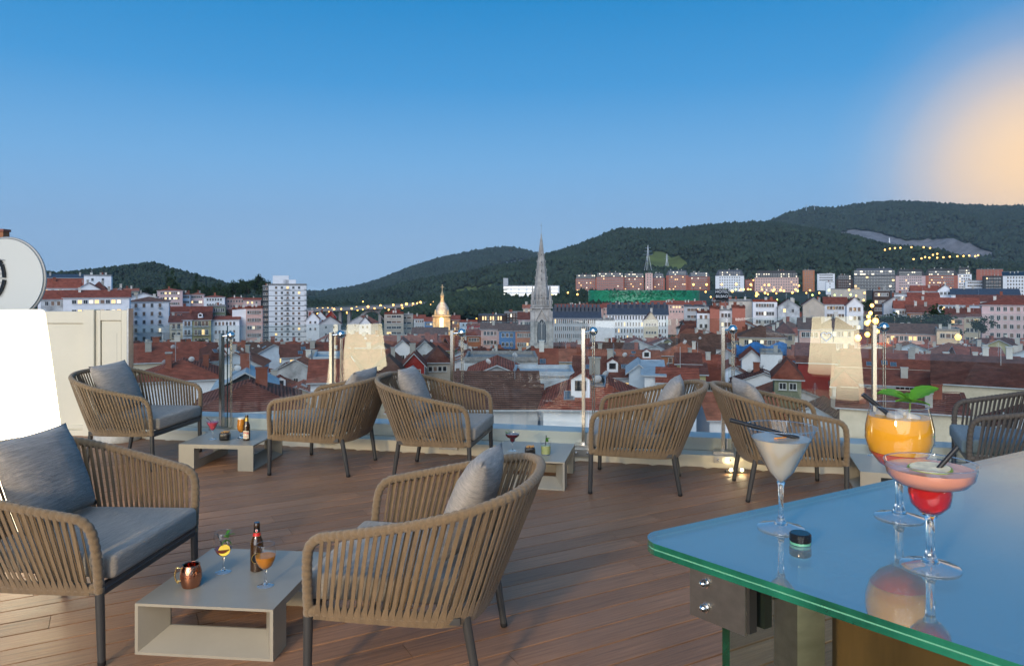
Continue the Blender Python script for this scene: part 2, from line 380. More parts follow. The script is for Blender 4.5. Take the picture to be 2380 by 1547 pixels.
wbox('plinth', -6.6, -4.0, wy-.03, wy+.08, -.02, .055)
wbox('corner_trim', -4.003, -3.985, wy-.02, wy+.08, .0, zt+.03, M['bsteel'])

# round back-lit sign seen over the wall
sg = empty('round_sign', (0, 0, 0), 0, 'big round pale sign with black curved bars above the panel wall', 'sign')
sc = P(17, 647, 8.6); sg.location = (sc.x, sc.y, 0); sg.rotation_euler = (0, 0, -.08)
R = .475
M['signface'] = mat('sign_face', (.60, .60, .56), .6)
MB().lathe([(0, -.03), (R-.012, -.03), (R-.012, .03), (0, .03)], 64).build('face', M['signface'], sg, 40, (0, 0, sc.z), (PI/2, 0, 0))
MB().tube([(R*math.cos(a), 0, R*math.sin(a)) for a in np.linspace(0, 2*PI, 65)[:-1]], .016, 8, closed=True).build('rim', mat('sign_rim', (.38, .37, .35), .5, .4), sg, 60, (0, 0, sc.z))
def arcbar(a0, a1, cx, cz, r, w, name):
    b = MB(); n = 14; vs = []
    for a in np.linspace(a0, a1, n):
        for rr in (r-w/2, r+w/2):
            for y in (-.062, -.034): vs.append((cx+rr*math.cos(a), y, cz+rr*math.sin(a)))
    fs = []
    for i in range(n-1):
        k = 4*i; fs += [(k, k+4, k+6, k+2), (k+1, k+3, k+7, k+5), (k, k+1, k+5, k+4), (k+2, k+6, k+7, k+3)]
    fs += [(0, 2, 3, 1), (4*n-4, 4*n-3, 4*n-1, 4*n-2)]
    b.add(vs, fs).build(name, M['black'], sg, loc=(0, 0, sc.z))
arcbar(-.02, .62, -.34, .02, .34, .032, 'black_bar'); arcbar(-.72, -.13, -.34, .03, .345, .032, 'black_bar')
for k in range(7): MB().box((-.13, -.05, .22-.052*k), (.26, .012, .005)).build('louvre', M['bsteel'], sg, loc=(0, 0, sc.z))
MB().tube([(0, .05, -sc.z), (0, .05, 0)], .04, 10).build('mast', M['bsteel'], sg, 50, (0, 0, sc.z))

# tall glowing lamps
def floor_lamp(x, y, label, s=1.0, rz=.3, k_=1.0):
    t = empty('floor_lamp', (x, y, 0), rz, label, 'lamp', 'tapered glowing terrace lamps')
    b = MB(); n = 8; prof = []
    zt_, r0, r1 = 1.405*s, .30*k_, .165*k_
    def sq(r, z):                                    # rounded square section
        return [(r*(1.08 if False else 1)*math.copysign(abs(math.cos(a))**.55, math.cos(a)), r*math.copysign(abs(math.sin(a))**.55, math.sin(a)), z) for a in np.linspace(0, 2*PI, 41)[:-1]]
    rings = [sq(r0*.90, .045), sq(r0*.97, .055), sq(r0, .08)]+[sq(r0+(r1-r0)*k/8, .08+(zt_-.11)*k/8) for k in range(1, 9)]+[sq(r1*.97, zt_-.012), sq(r1*.90, zt_)]
    vs = [v for r in rings for v in r]; m = 40
    fs = [(i*m+k, i*m+(k+1) % m, (i+1)*m+(k+1) % m, (i+1)*m+k) for i in range(len(rings)-1) for k in range(m)]+[tuple(reversed(range(m))), tuple(range((len(rings)-1)*m, len(rings)*m))]
    b.add(vs, fs).build('shade', M['shade'], t, 40)
    MB().lathe([(0, 0), (.24*k_, 0), (.24*k_, .04), (.22*k_, .05), (0, .05)], 32).build('base', M['cream'], t, 40)
    return t
floor_lamp(-3.155, 4.62, 'tall tapered glowing lamp standing before the cream panel wall')
floor_lamp(2.78, 2.25, 'tall tapered glowing lamp on the deck right of the bar', k_=.66)
floor_lamp(2.35, -.55, 'tall tapered glowing lamp behind the far end of the bar', k_=.66)
lt = empty('added_key_lantern', (-2.7, -2.85, 0), 0, 'warm lantern on a tall post, added unseen behind the camera as key light', 'lantern')  # added light source out of view, casts the terrace shadows away from the camera
MB().tube([(0, 0, 0), (0, 0, 2.1)], .03, 10).build('post', M['leg'], lt, 60); MB().box((0, 0, .012), (.36, .36, .024)).build('base', M['leg'], lt)
M['lantern'] = mat('added_key_glow', (.9, .8, .6), .6, emit=(1.0, .74, .42), estr=260)
MB().box((0, 0, 2.33), (.34, .34, .44)).build('key_glow_box', M['lantern'], lt); MB().box((0, 0, 2.57), (.42, .42, .03)).build('lantern_cap', M['leg'], lt)

pb_ = on(262, 1026, 0); ub = empty('parasol_base', (pb_.x, pb_.y+.1, 0), 0, 'round pale stone parasol base behind the corner armchair', 'parasol base')
MB().lathe([(0, 0), (.21, 0), (.22, .02), (.215, .10), (.19, .13), (.06, .14), (0, .14)], 36).build('stone_disc', mat('base_stone', (.45, .45, .43), .9, nscale=18, namt=.2), ub, 40)
MB().tube([(0, 0, .13), (0, 0, .26)], .03, 16).build('socket', M['bsteel'], ub, 50)
# ---------------------------------------------------------------- rope armchairs
def interp(pts, n):
    P_ = [Vector(p) for p in pts]; out = []
    for i in range(len(P_)-1):
        p0 = P_[max(i-1, 0)]; p1 = P_[i]; p2 = P_[i+1]; p3 = P_[min(i+2, len(P_)-1)]
        for k in range(n):
            t = k/n; out.append(.5*((2*p1)+(p2-p0)*t+(2*p0-5*p1+4*p2-p3)*t*t+(3*p1-p0-3*p2+p3)*t**3))
    out.append(P_[-1]); return out
def resample(path, step):
    d = [0]
    for a, b in zip(path, path[1:]): d.append(d[-1]+(b-a).length)
    n = max(2, int(d[-1]/step)); o = []; j = 0
    for i in range(n+1):
        s = d[-1]*i/n
        while j < len(d)-2 and d[j+1] < s: j += 1
        t = (s-d[j])/max(1e-9, d[j+1]-d[j]); o.append(path[j].lerp(path[j+1], t))
    return o
half_rim = [(0, .37, .30), (.0, .378, .40), (-.004, .392, .50), (-.018, .404, .572), (-.060, .413, .612), (-.13, .422, .628), (-.30, .442, .662), (-.48, .448, .700), (-.64, .420, .740), (-.755, .34, .768), (-.820, .22, .784), (-.845, .09, .790), (-.848, 0, .791)]
half_rail = [(0, .37, .318), (-.2, .37, .318), (-.40, .362, .318), (-.52, .345, .318), (-.60, .295, .318), (-.640, .20, .318), (-.655, .09, .318), (-.657, 0, .318)]
mirror = lambda p: [(x, -y, z) for x, y, z in reversed(p[:-1])]
RIM = resample(interp(half_rim+mirror(half_rim), 8), .006)
RAIL = resample(interp(half_rail+mirror(half_rail), 8), .006)
def wound(path, r):                                   # rope wound round a tube: a groove every 12 mm
    return [r*(.86 if i % 5 == 0 else (1.02 if i % 5 in (2, 3) else .98)) for i in range(len(path))]
def arc(path):
    d = [0]
    for a, b in zip(path, path[1:]): d.append(d[-1]+(b-a).length)
    return d
def at_arc(path, d, s):
    j = min(max(int(np.searchsorted(d, s))-1, 0), len(path)-2); t = (s-d[j])/max(1e-9, d[j+1]-d[j])
    return path[j].lerp(path[j+1], t), (path[j+1]-path[j]).normalized()
RIMD, RAILD = arc(RIM), arc(RAIL)
def pillow_mesh(w, h, t, name, m, pinch=.05):
    n = 16; b = MB(); vs = []; fs = []
    for sgn in (1, -1):
        for i in range(n+1):
            for j in range(n+1):
                u, v = 2*i/n-1, 2*j/n-1
                e = (1-abs(u)**2.6)*(1-abs(v)**2.6)
                k = 1-pinch*(1-abs(u)**2)*0-pinch*((1-u*u)*abs(v)**3)*0
                x = u*w/2*(1-pinch*(1-v*v)); y = v*h/2*(1-pinch*(1-u*u))
                wr = .006*noise.noise(Vector((u*2.2, v*2.6, 3.1*sgn)))+.003*noise.noise(Vector((u*6, v*6, sgn)))
                vs.append((x, y, sgn*(t/2*e**.55+(wr if e > .02 else 0))))
    m_ = n+1
    for sgn in (0, 1):
        o = sgn*m_*m_
        for i in range(n):
            for j in range(n):
                q = (o+i*m_+j, o+(i+1)*m_+j, o+(i+1)*m_+j+1, o+i*m_+j+1); fs.append(q if sgn == 0 else q[::-1])
    b.add(vs, fs); me = b.mesh(name, m); bm = bmesh.new(); bm.from_mesh(me); bmesh.ops.remove_doubles(bm, verts=bm.verts, dist=.0008); bm.to_mesh(me); bm.free()
    me.polygons.foreach_set('use_smooth', [True]*len(me.polygons)); return me
def make_chair(rope, strap, seat, pil):
    t = empty('rope_armchair')
    LEG = [((0, .37, .345), (.008, .366, .0)), ((0, -.37, .345), (.008, -.366, .0)), ((-.60, .30, .31), (-.652, .287, 0)), ((-.60, -.30, .31), (-.652, -.287, 0))]
    for a, c in LEG:
        a, c = Vector(a), Vector(c); lg = MB().tube([a, a.lerp(c, .5), c.lerp(a, .05)], [.0185, .0175, .0155], 14).build('leg', M['leg'], t, 60)
        MB().tube([c.lerp(a, .06), c.lerp(a, .015), c], [.0165, .0165, .013], 14).build('foot_cap', M['cap'], lg, 40)
    fr = MB().tube([(.0, -.362, .312), (.0, .362, .312)], .016, 8)
    fr.box((.002, 0, .312), (.022, .71, .045)).box((-.30, 0, .305), (.03, .69, .022)); fr.tube([(-.60, -.29, .305), (-.60, .29, .305)], .014, 8)
    for s in (-1, 1): fr.box((-.30, s*.345, .305), (.58, .025, .026), s*.03)
    fr.build('seat_frame', M['leg'], t, 40)
    MB().tube(RIM, wound(RIM, .0205), 10).build('arm_rail', rope, t, 80)
    MB().tube(RAIL, wound(RAIL, .0215), 10).build('seat_rail', rope, t, 80)
    s0, s1 = .345, RIMD[-1]-.345; n = 68
    for i in range(n):
        f = (i+.5)/n
        a, ta = at_arc(RIM, RIMD, s0+(s1-s0)*f); c, tc_ = at_arc(RAIL, RAILD, RAILD[-1]*(.018+.964*f))
        jr = random.Random(i*3+5); w = .0082; th = .0035
        d = (c-a).normalized(); nrm = ta.cross(d).normalized()
        a2, c2 = a+nrm*.016*(1 if nrm.dot(Vector((-.35, 0, .3))-a) < 0 else -1), None
        outn = Vector((a.x+.35, a.y, 0)).normalized()
        if nrm.dot(outn) < 0: nrm = -nrm
        a2 = a+nrm*.017; c2 = c+nrm*.019; b = MB(); vs = []
        tw = jr.uniform(-.004, .004)
        for k, (fr_, ww, off) in enumerate(((0, w, 0), (.30, w, .0), (.62, w*.95, tw*.5), (.86, w*.9, tw), (.93, w*1.35, .0), (1.0, w*1.65, .0), (1.07, w*1.65, -.004))):
            p = a2.lerp(c2, fr_)+ta*off*1.0+nrm*(.003*math.sin(fr_*PI)); tt = ta.lerp(tc_, fr_).normalized()
            for sx, sn in ((-1, -1), (1, -1), (1, 1), (-1, 1)): vs.append(p+tt*ww*sx+nrm*th*sn*.5)
        L = 7; fs = [(k*4+q, k*4+(q+1) % 4, k*4+4+(q+1) % 4, k*4+4+q) for k in range(L-1) for q in range(4)]+[(3, 2, 1, 0), tuple(range(4*L-4, 4*L))]
        b.add(vs, fs).build('strap', strap, t)
        # the return run of the strap on the inside of the rail
        b2 = MB(); vs = []; half = (s1-s0)/n/2
        a3, _ = at_arc(RIM, RIMD, s0+(s1-s0)*f+half); c3, _ = at_arc(RAIL, RAILD, RAILD[-1]*(.018+.964*min(1, f+.25/n)))
        for p, ww in ((a3-nrm*.016, w*.50), (c3-nrm*.018, w*.55)):
            for sx, sn in ((-1, -1), (1, -1), (1, 1), (-1, 1)): vs.append(p+ta*ww*sx+nrm*th*.5*sn)
        b2.add(vs, [(q, (q+1) % 4, 4+(q+1) % 4, 4+q) for q in range(4)]+[(3, 2, 1, 0), (4, 5, 6, 7)]).build('inner_strap', strap, t)
    rbox('seat_cushion', (.64, .672, .105), .026, 4, seat, t, (-.278, 0, .392), taper=.90)
    me = pillow_mesh(.50, .44, .17, 'back_cushion', pil)
    po = link('back_cushion', me, t)
    return t
def place_pillow(t, dx=0, dy=0, lean=.42, roll=0, yaw=0, up=0):
    p = [c for c in t.children if c.name.startswith('back_cushion')][0]
    R_ = Matrix.Rotation(yaw, 4, 'Z') @ Matrix.Rotation(-lean, 4, 'Y') @ Matrix.Rotation(PI/2, 4, 'Z') @ Matrix.Rotation(PI/2, 4, 'X') @ Matrix.Rotation(roll, 4, 'Z')
    p.matrix_local = Matrix.Translation((-.565+dx, dy, .645+up)) @ R_
CHG = 'woven rope armchairs on the terrace'
chair0 = make_chair(M['rope'], M['strap'], M['cushion'], M['pillow'])
spots = [  # x, y, heading, label, pillow
    (-1.662, 3.375, -.093, 'taupe rope armchair beside the copper mug table, grey pillow, facing the table', dict(dx=.02, dy=.03, lean=.40, up=.02)),
    (-.724, 3.174, 2.986, 'taupe rope armchair with blue grey pillow, backing onto the open deck', dict(lean=.40, roll=.06, up=.02)),
    (-2.972, 6.488, -.117, 'taupe rope armchair in the corner beside the cream panel wall', dict(lean=.46, roll=.02, up=.02)),
    (-1.913, 6.37, 2.938, 'taupe rope armchair facing the low table with the beer bottle and nuts', dict(lean=.42, dx=-.03)),
    (-.262, 6.066, -.201, 'taupe rope armchair with a creased beige pillow, back to back with another', dict(lean=.40, roll=-.04, up=.02, yaw=.1)),
    (.672, 5.841, 2.927, 'taupe rope armchair facing the low table with the mojito tumbler', dict(lean=.44)),
    (2.382, 5.477, -.126, 'taupe rope armchair beside the small deck spotlights, seen over the bar', dict(lean=.44, yaw=.08)),
]
for i, (x, y, a, lab, pk) in enumerate(spots):
    t = chair0 if i == 0 else copy_tree(chair0)
    t.location = (x, y, 0); t.rotation_euler = (0, 0, a); tag(t, lab, 'armchair', CHG); place_pillow(t, **pk)
    if i == 1:
        for c in t.children:
            if c.name.startswith('back_cushion'):
                c.data = c.data.copy(); c.data.materials[0] = M['pillow_blue']
            if c.name.startswith('seat_cushion'): pass
    if i in (0, 2):
        for c in t.children:
            if c.name.startswith('back_cushion'): c.data = c.data.copy(); c.data.materials[0] = M['pillow_blue']
tg = copy_tree(chair0); tg.location = (3.44, 5.60, 0); tg.rotation_euler = (0, 0, PI-.42); tag(tg, 'charcoal rope armchair with blue seat cushion at the end of the terrace', 'armchair', CHG); place_pillow(tg, lean=.4)
dk = {}
for c in tg.children:
    k = c.name.split('.')[0]
    new = {'arm_rail': 'rope_dark', 'seat_rail': 'rope_dark', 'strap': 'strap_dark', 'inner_strap': 'strap_dark', 'seat_cushion': 'cushion_blue', 'back_cushion': 'pillow_blue'}.get(k)
    if new:
        c.data = c.data.copy(); c.data.materials[0] = M[new]

# ---------------------------------------------------------------- low tables
def make_table(w=.61, d=.655, h=.217):
    t = empty('low_table')
    MB().box((0, 0, h-.017), (w, d-.2702, .034)).build('table_top', M['table'], t)
    for s in (-1, 1):
        b = MB(); y0 = s*d/2; dp = .135; y1 = s*(d/2-dp); lip = .014; ix, iz0, iz1 = w/2-.085, .072, h-.052
        O = [(-w/2, 0), (w/2, 0), (w/2, h), (-w/2, h)]; I1 = [(-w/2+lip, lip*.8), (w/2-lip, lip*.8), (w/2-lip, h-lip*.8), (-w/2+lip, h-lip*.8)]; I2 = [(-ix, iz0), (ix, iz0), (ix, iz1), (-ix, iz1)]
        vs = [(x, y0, z) for x, z in O]+[(x, y0, z) for x, z in I1]+[(x, s*(d/2-.125), z) for x, z in I2]+[(x, y1, z) for x, z in I2]+[(x, y1, z) for x, z in O]
        fs = []
        for k in range(4):
            j = (k+1) % 4
            for a_, c_ in ((0, 4), (4, 8), (8, 12), (12, 16), (16, 0)):
                q = (a_+k, a_+j, c_+j, c_+k); fs.append(q if s < 0 else q[::-1])
        o = b.add(vs, fs).build('end_frame', M['table'], t); bm = bmesh.new(); bm.from_mesh(o.data); bmesh.ops.recalc_face_normals(bm, faces=bm.faces); bm.to_mesh(o.data); bm.free()
    return t
tab0 = make_table()
tabs = [(on(478, 1340, .217), -.10, 'beige low table with the copper mug and a red labelled bottle', (-1.265, 3.40)),
        (None, PI/2-.09, 'beige low table with a pink cocktail, nuts and a beer', (-2.47, 6.47)),
        (None, -.205, 'beige low table with a dark red cocktail and a mojito', (.168, 5.94)),
        (None, PI/2-.30, 'beige low table half hidden behind the bar counter', (2.92, 5.48))]
for i, (_, a, lab, xy) in enumerate(tabs):
    t = tab0 if i == 0 else copy_tree(tab0)
    t.location = (*xy, 0); t.rotation_euler = (0, 0, a); tag(t, lab, 'table', 'low square terrace tables')

# ---------------------------------------------------------------- drinks
def straw(parent, a, b, r=.0032): return MB().tube([a, b], r, 10).build('straw', M['straw'], parent, 60)
def leaf_mesh(L, W, seed=0, curl=.35):
    rr = random.Random(seed); b = MB(); n = 11; vs = []; fs = []
    for i in range(n+1):
        u = i/n; w = W/2*(math.sin(PI*min(1, u*1.02))**.62)*(1-.25*u)
        jag = 1+(.10 if i % 2 else -.06)
        for j in range(5):
            v = j/2-1
            x = u*L; y = v*w*(jag if abs(v) == 1 else 1); z = curl*L*(u*.9-u*u)+.18*W*abs(v)**1.3*(1-u*.3)+.012*L*math.sin(u*24)*(1-abs(v))
            vs.append((x, y, z))
    for i in range(n):
        for j in range(4): fs.append((i*5+j, (i+1)*5+j, (i+1)*5+j+1, i*5+j+1))
    return b.add(vs, fs).mesh('mint_leaf', M['mint'], 60)
LEAVES = [leaf_mesh(1, .62, k, c) for k, c in enumerate((.35, .15, .55))]
def mint(parent, c, leaves, stem=None):
    for k, (az, el, L, roll) in enumerate(leaves):
        link('mint_leaf', LEAVES[k % 3], parent, c, (roll, -el, az), (L, L, L))
    if stem: MB().tube([Vector(c), Vector(stem)], .0018, 6).build('mint_stalk', M['stalk'], parent, 60)
def bush(parent, c, r, n, seed):                       # sprig: many small leaves
    rr = random.Random(seed)
    for k in range(n):
        L = r*rr.uniform(.5, .95); p = Vector(c)+Vector((rr.uniform(-.3, .3)*r, rr.uniform(-.3, .3)*r, rr.uniform(-.25, .45)*r))
        link('mint_leaf', LEAVES[k % 3], parent, p, (rr.uniform(-.5, .5), -rr.uniform(-.2, 1.1), rr.uniform(0, 6.28)), (L, L, L))
def stemware(name, loc, label, cat, bowl, foot_r, stem_h, stem_r, liquid, lm, z_parts=None, rz=0, group=None, n=36):
    t = empty(name, loc, rz, label, cat, group)
    MB().lathe([(0, 0), (foot_r, 0), (foot_r, .0016), (foot_r*.72, .0045), (foot_r*.34, .0085), (0, .0095)], n).build('foot', M['glass_foot'], t, 60)
    MB().lathe([(0, .0085), (foot_r*.30, .0087), (stem_r*1.6, .015), (stem_r*1.05, .024), (stem_r*.95, stem_h*.6), (stem_r*1.25, stem_h-.006), (stem_r*1.9, stem_h), (0, stem_h)], n).build('stem', M['glass_solid'], t, 60)
    MB().shell(bowl, n).build('bowl', M['glass'], t, 60)
    rr, rz_ = bowl[-1]
    MB().tube([(rr*math.cos(a), rr*math.sin(a), rz_) for a in np.linspace(0, 2*PI, 49)[:-1]], .0009, 6, closed=True).build('rim', M['glass_solid'], t, 80)
    if liquid:
        for nm, pr, mm in liquid: MB().lathe(pr, n).build(nm, mm, t, 60)
    return t
def bowl_cut(bowl, z, eps=.0006, z0=None):             # liquid profile under a level
    o = []
    for (r0, a), (r1, b_) in zip(bowl, bowl[1:]):
        if z0 is not None and b_ <= z0: continue
        if z0 is not None and a < z0:
            tt = (z0-a)/(b_-a); r0, a = r0+(r1-r0)*tt, z0
        if a >= z: break
        if not o: o += ([(0, a+eps)] if r0 > eps else [])
        o.append((max(0, r0-eps), a+eps))
        if b_ >= z: tt = (z-a)/(b_-a); o.append((max(0, r0+(r1-r0)*tt-eps), z)); break
    else: o.append((bowl[-1][0]-eps, z))
    o.append((0, z)); return o
M['glass_foot'] = milky(glassmat('foot_glass', (.97, .98, .985), 1.5, .0, 2.2), (.8, .85, .9), .12)
TZ = .2172
CZ = 1.137
def onz(px, py, z): p = on(px, py, z); return (p.x, p.y, z+.0008)

# on the bar
cone = [(.003, .082), (.010, .088), (.022, .102), (.061, .180)]
t = stemware('martini_glass', onz(1815, 1228, CZ), 'martini glass of cloudy drink with orange peel and black straw on the bar', 'cocktail', cone, .040, .082, .0042, None, None)
MB().lathe(bowl_cut(cone, .160), 40).build('liquid', M['l_white'], t, 60)
straw(t, (.030, -.004, .160), (-.088, .010, .190), .0038); straw(t, (-.01, -.006, .118), (.029, -.004, .1595), .0036)
b = MB()
for k in range(9): pass
def peel(parent, pts, w, m):
    b = MB(); vs = []
    for p, nrm in pts:
        p = Vector(p); nrm = Vector(nrm); vs += [p-nrm*w/2, p+nrm*w/2]
    n = len(pts); b.add(vs, [(2*i, 2*i+1, 2*i+3, 2*i+2) for i in range(n-1)])
    o = b.build('peel', m, parent, 60); md = o.modifiers.new('thick', 'SOLIDIFY'); md.thickness = .0012; return o
peel(t, [((-.022+.003*k, -.0235+.0008*k+.0*k, .139-.0048*k), (.8, -.1, .5)) for k in range(6)], .006, M['orange_peel'])
peel(t, [((-.016+.005*k, -.012+.002*k, .1612), (.2, 1, .0)) for k in range(6)], .007, M['orange_peel'])

balloon = [(.003, .086), (.016, .089), (.034, .100), (.050, .120), (.0580, .146), (.0575, .168), (.053, .190), (.049, .208)]
t = stemware('balloon_glass', onz(2090, 1203, CZ), 'balloon glass of orange cocktail with ice and large mint leaves on the bar', 'cocktail', balloon, .042, .086, .0065, None, None)
MB().lathe(bowl_cut(balloon, .122), 40).build('liquid', M['l_orange_deep'], t, 60)
MB().lathe(bowl_cut(balloon, .188, z0=.1225), 40).build('liquid', M['l_orange'], t, 60)
for k, (x, y, z, a) in enumerate(((-.015, -.012, .187, .4), (.016, -.018, .186, 1.1), (.02, .02, .186, .2), (-.02, .022, .187, .9))): rbox('ice_cube', (.022, .022, .018), .004, 2, M['ice'], t, (x, y, z), (.3, .2*k, a))
for k, (x, z) in enumerate(((-.034, .165), (.030, .160), (.040, .142))): link('mint_leaf', LEAVES[k], t, (x, -math.sqrt(max(0, .0555**2-x*x))+.0, z), (.4, .2, .5*k), (.016,)*3)
straw(t, (-.018, .0, .190), (-.062, .012, .2265), .0042)
mint(t, (.015, -.01, .214), [(PI-.05, .28, .062, -.35), (PI+.35, .12, .036, .5), (.05, .45, .060, .35), (-.9, .0, .034, -.3), (1.3, .5, .03, 0), (2.5, .5, .036, .2)], (.014, -.004, .165))

mar = [(.003, .080), (.016, .084), (.027, .096), (.0305, .112), (.0300, .122), (.036, .124), (.050, .129), (.060, .140), (.064, .160)]
t = stemware('margarita_glass', onz(2162, 1318, CZ), 'margarita glass of pink and red drink with lime slice on the bar', 'cocktail', mar, .042, .080, .0058, None, None)
MB().lathe(bowl_cut(mar, .1215), 40).build('liquid', M['l_red'], t, 60)
MB().lathe(bowl_cut(mar, .151, z0=.1216), 40).build('liquid', M['l_pink'], t, 60)
MB().lathe([(0, 0), (.030, 0), (.031, .002), (.030, .004), (0, .004)], 32).build('lime_slice', M['lime'], t, 40, (-.004, -.006, .1495), (.05, -.06, 0))
MB().lathe([(0, 0), (.0275, 0), (.0275, .0012), (0, .0012)], 32).build('lime_flesh', M['lime_flesh'], t, 40, (-.004, -.006, .1532), (.05, -.06, 0))
straw(t, (.004, -.01, .150), (.0345, -.012, .186), .0036)

# on the low tables
gin = [(.003, .075), (.014, .078), (.030, .092), (.042, .118), (.0455, .140), (.043, .165), (.0385, .188)]
t = stemware('gin_glass', onz(519, 1329, TZ), 'balloon glass of dark vermouth with lemon slice, straw and green sprig', 'cocktail', gin, .036, .075, .0042, [('liquid', bowl_cut(gin, .112), M['l_vermouth'])], None)
straw(t, (.005, -.004, .100), (-.030, .006, .178), .0034); bush(t, (.016, .004, .165), .030, 9, 2); mint(t, (.015, .0, .150), [(.3, -.8, .03, 0), (2.2, -.6, .028, 0), (4.0, -.7, .03, .3)], (.012, 0, .105))
MB().lathe([(0, 0), (.026, 0), (.026, .004), (0, .004)], 24).build('lemon_slice', M['lemon'], t, 40, (.012, -.018, .108), (.95, .35, 0))
t = stemware('cider_glass', onz(617, 1361, TZ), 'balloon glass half full of amber cider beside the red labelled bottle', 'drink', gin, .036, .075, .0044, [('liquid', bowl_cut(gin, .136), M['l_amber'])], None)
def beer_bottle(loc, label, s=1.0, red=True):
    t = empty('beer_bottle', loc, .0, label, 'bottle')
    pr = [(0, 0), (.027, 0), (.0302, .003), (.0302, .118), (.0285, .135), (.019, .160), (.0145, .178), (.0130, .206), (.0130, .207), (.0148, .208), (.0148, .218), (.0130, .221), (.0130, .2255), (0, .2255)]
    MB().lathe([(r*s, z*s) for r, z in pr], 32).build('glass_body', M['bottle'], t, 40)
    return t
t = beer_bottle(onz(597, 1324, TZ), 'brown beer bottle with a red neck label and round front label')
nl = MB().lathe([(.0178, .1655), (.0148, .181), (.0138, .2045)], 32); nl.f = nl.f[:-2]; nl.m = nl.m[:-2]; nlb = nl.build('neck_label', M['black'], t, 60)
nl = MB().lathe([(.0190, .1640), (.0170, .171), (.0155, .1795)], 32); nl.f = nl.f[:-2]; nl.m = nl.m[:-2]; nl.build('red_band', M['lab_red'], t, 60)
for z in (.1640, .1800): MB().tube([((.0193 if z < .17 else .0158)*math.cos(a), (.0193 if z < .17 else .0158)*math.sin(a), z) for a in np.linspace(0, 2*PI, 33)[:-1]], .0006, 5, closed=True).build('gold_line', M['lab_gold'], t, 60)
MB().lathe([(0, 0), (.0062, 0), (.0062, .0008), (0, .0008)], 20).build('roundel', M['lab_white'], t, 40, (.0035, -.0138, .190), (PI/2, 0, 0))
MB().lathe([(0, 0), (.0045, 0), (.0045, .0008), (.0028, .0008), (.0028, .0011), (0, .0011)], 20).build('roundel_core', M['lab_red'], t, 40, (.0035, -.0142, .190), (PI/2, 0, 0))
MB().lathe([(0, 0), (.0245, 0), (.0245, .0010), (0, .0010)], 32).build('front_label', M['lab_gold'], t, 40, (.0105, -.0275, .065), (PI/2, 0, .35))
MB().lathe([(0, 0), (.0230, 0), (.0230, .0010), (0, .0010)], 32).build('front_label', M['black'], t, 40, (.0108, -.0282, .065), (PI/2, 0, .35))
lb = MB(); lb.add([(.0225*math.cos(a), .0225*math.sin(a), 0) for a in np.linspace(PI+.35, 2*PI-.35, 16)], [tuple(range(16))]); lb.build('label_red_part', M['lab_red'], t, None, (.0111, -.0289, .065), (PI/2, 0, .35))
t = beer_bottle(onz(573.3, 1022.5, TZ), 'brown beer bottle with a cream label reading 1906', .97)
lb = MB(); seg = np.linspace(-PI/2-.85, -PI/2+.95, 18)
lb.add([(.0305*math.cos(a), .0305*math.sin(a), z) for z in (.018, .085) for a in seg], [(i, i+1, 18+i+1, 18+i) for i in range(17)]); lb.build('front_label', M['lab_cream'], t, 60)
txt = text_mesh('1906', .026, 'label_text', M['lab_red']); link('label_text', txt, t, (.003, -.0325, .068), (PI/2, .12, .05))
nl = MB().lathe([(.0182, .1655), (.0155, .178), (.0142, .198)], 32); nl.f = nl.f[:-2]; nl.m = nl.m[:-2]; nl.build('neck_label', M['lab_gold'], t, 60)
for z in (.030, .036, .042): MB().box((.002, -.0309, z), (.028, .001, .0015)).build('label_line', M['lab_red'], t)
# copper mug
t = empty('copper_mug', onz(444, 1361, TZ), .2, 'hammered copper mug with brass handle on the low table', 'mug')
bm = bmesh.new(); bmesh.ops.create_uvsphere(bm, u_segments=96, v_segments=64, radius=1)
vs = []; fs = []; nU, nV = 96, 30; b = MB()
def mugr(z): return .033+.0135*math.sin(PI*min(1, max(0, (z+.006)/.105)))**.8
for j in range(nV+1):
    z = .096*j/nV
    for i in range(nU):
        a = 2*PI*i/nU; row = j/2.5; k = (i/4.0+(0.5 if int(row) % 2 else 0)) % 1
        dimple = math.exp(-(((k-.5)*2.2)**2+((row % 1-.5)*2.2)**2)*1.6) if 2 < j < nV-2 else 0
        r = mugr(z)-.0011*dimple; vs.append((r*math.cos(a), r*math.sin(a), z))
bm.free()
fs = [(j*nU+i, j*nU+(i+1) % nU, (j+1)*nU+(i+1) % nU, (j+1)*nU+i) for j in range(nV) for i in range(nU)]+[tuple(reversed(range(nU)))]
b.add(vs, fs); b.lathe([(mugr(.096)-.0001, .0962), (mugr(.096)-.0025, .0955), (.043, .05), (.033, .006), (0, .005)], 48); b.f.pop(); b.m.pop()
b.build('mug_body', M['copper'], t, 60)
MB().tube([(.0375*math.cos(a), .0375*math.sin(a), .0965) for a in np.linspace(0, 2*PI, 49)[:-1]], .0016, 6, closed=True).build('rim', M['copper'], t, 80)
MB().tube(interp([(-.040, 0, .080), (-.058, 0, .086), (-.062, 0, .076), (-.068, 0, .050), (-.060, 0, .022), (-.052, 0, .018), (-.056, 0, .028), (-.045, 0, .024)], 4), .0032, 8).build('handle', M['brass'], t, 60)
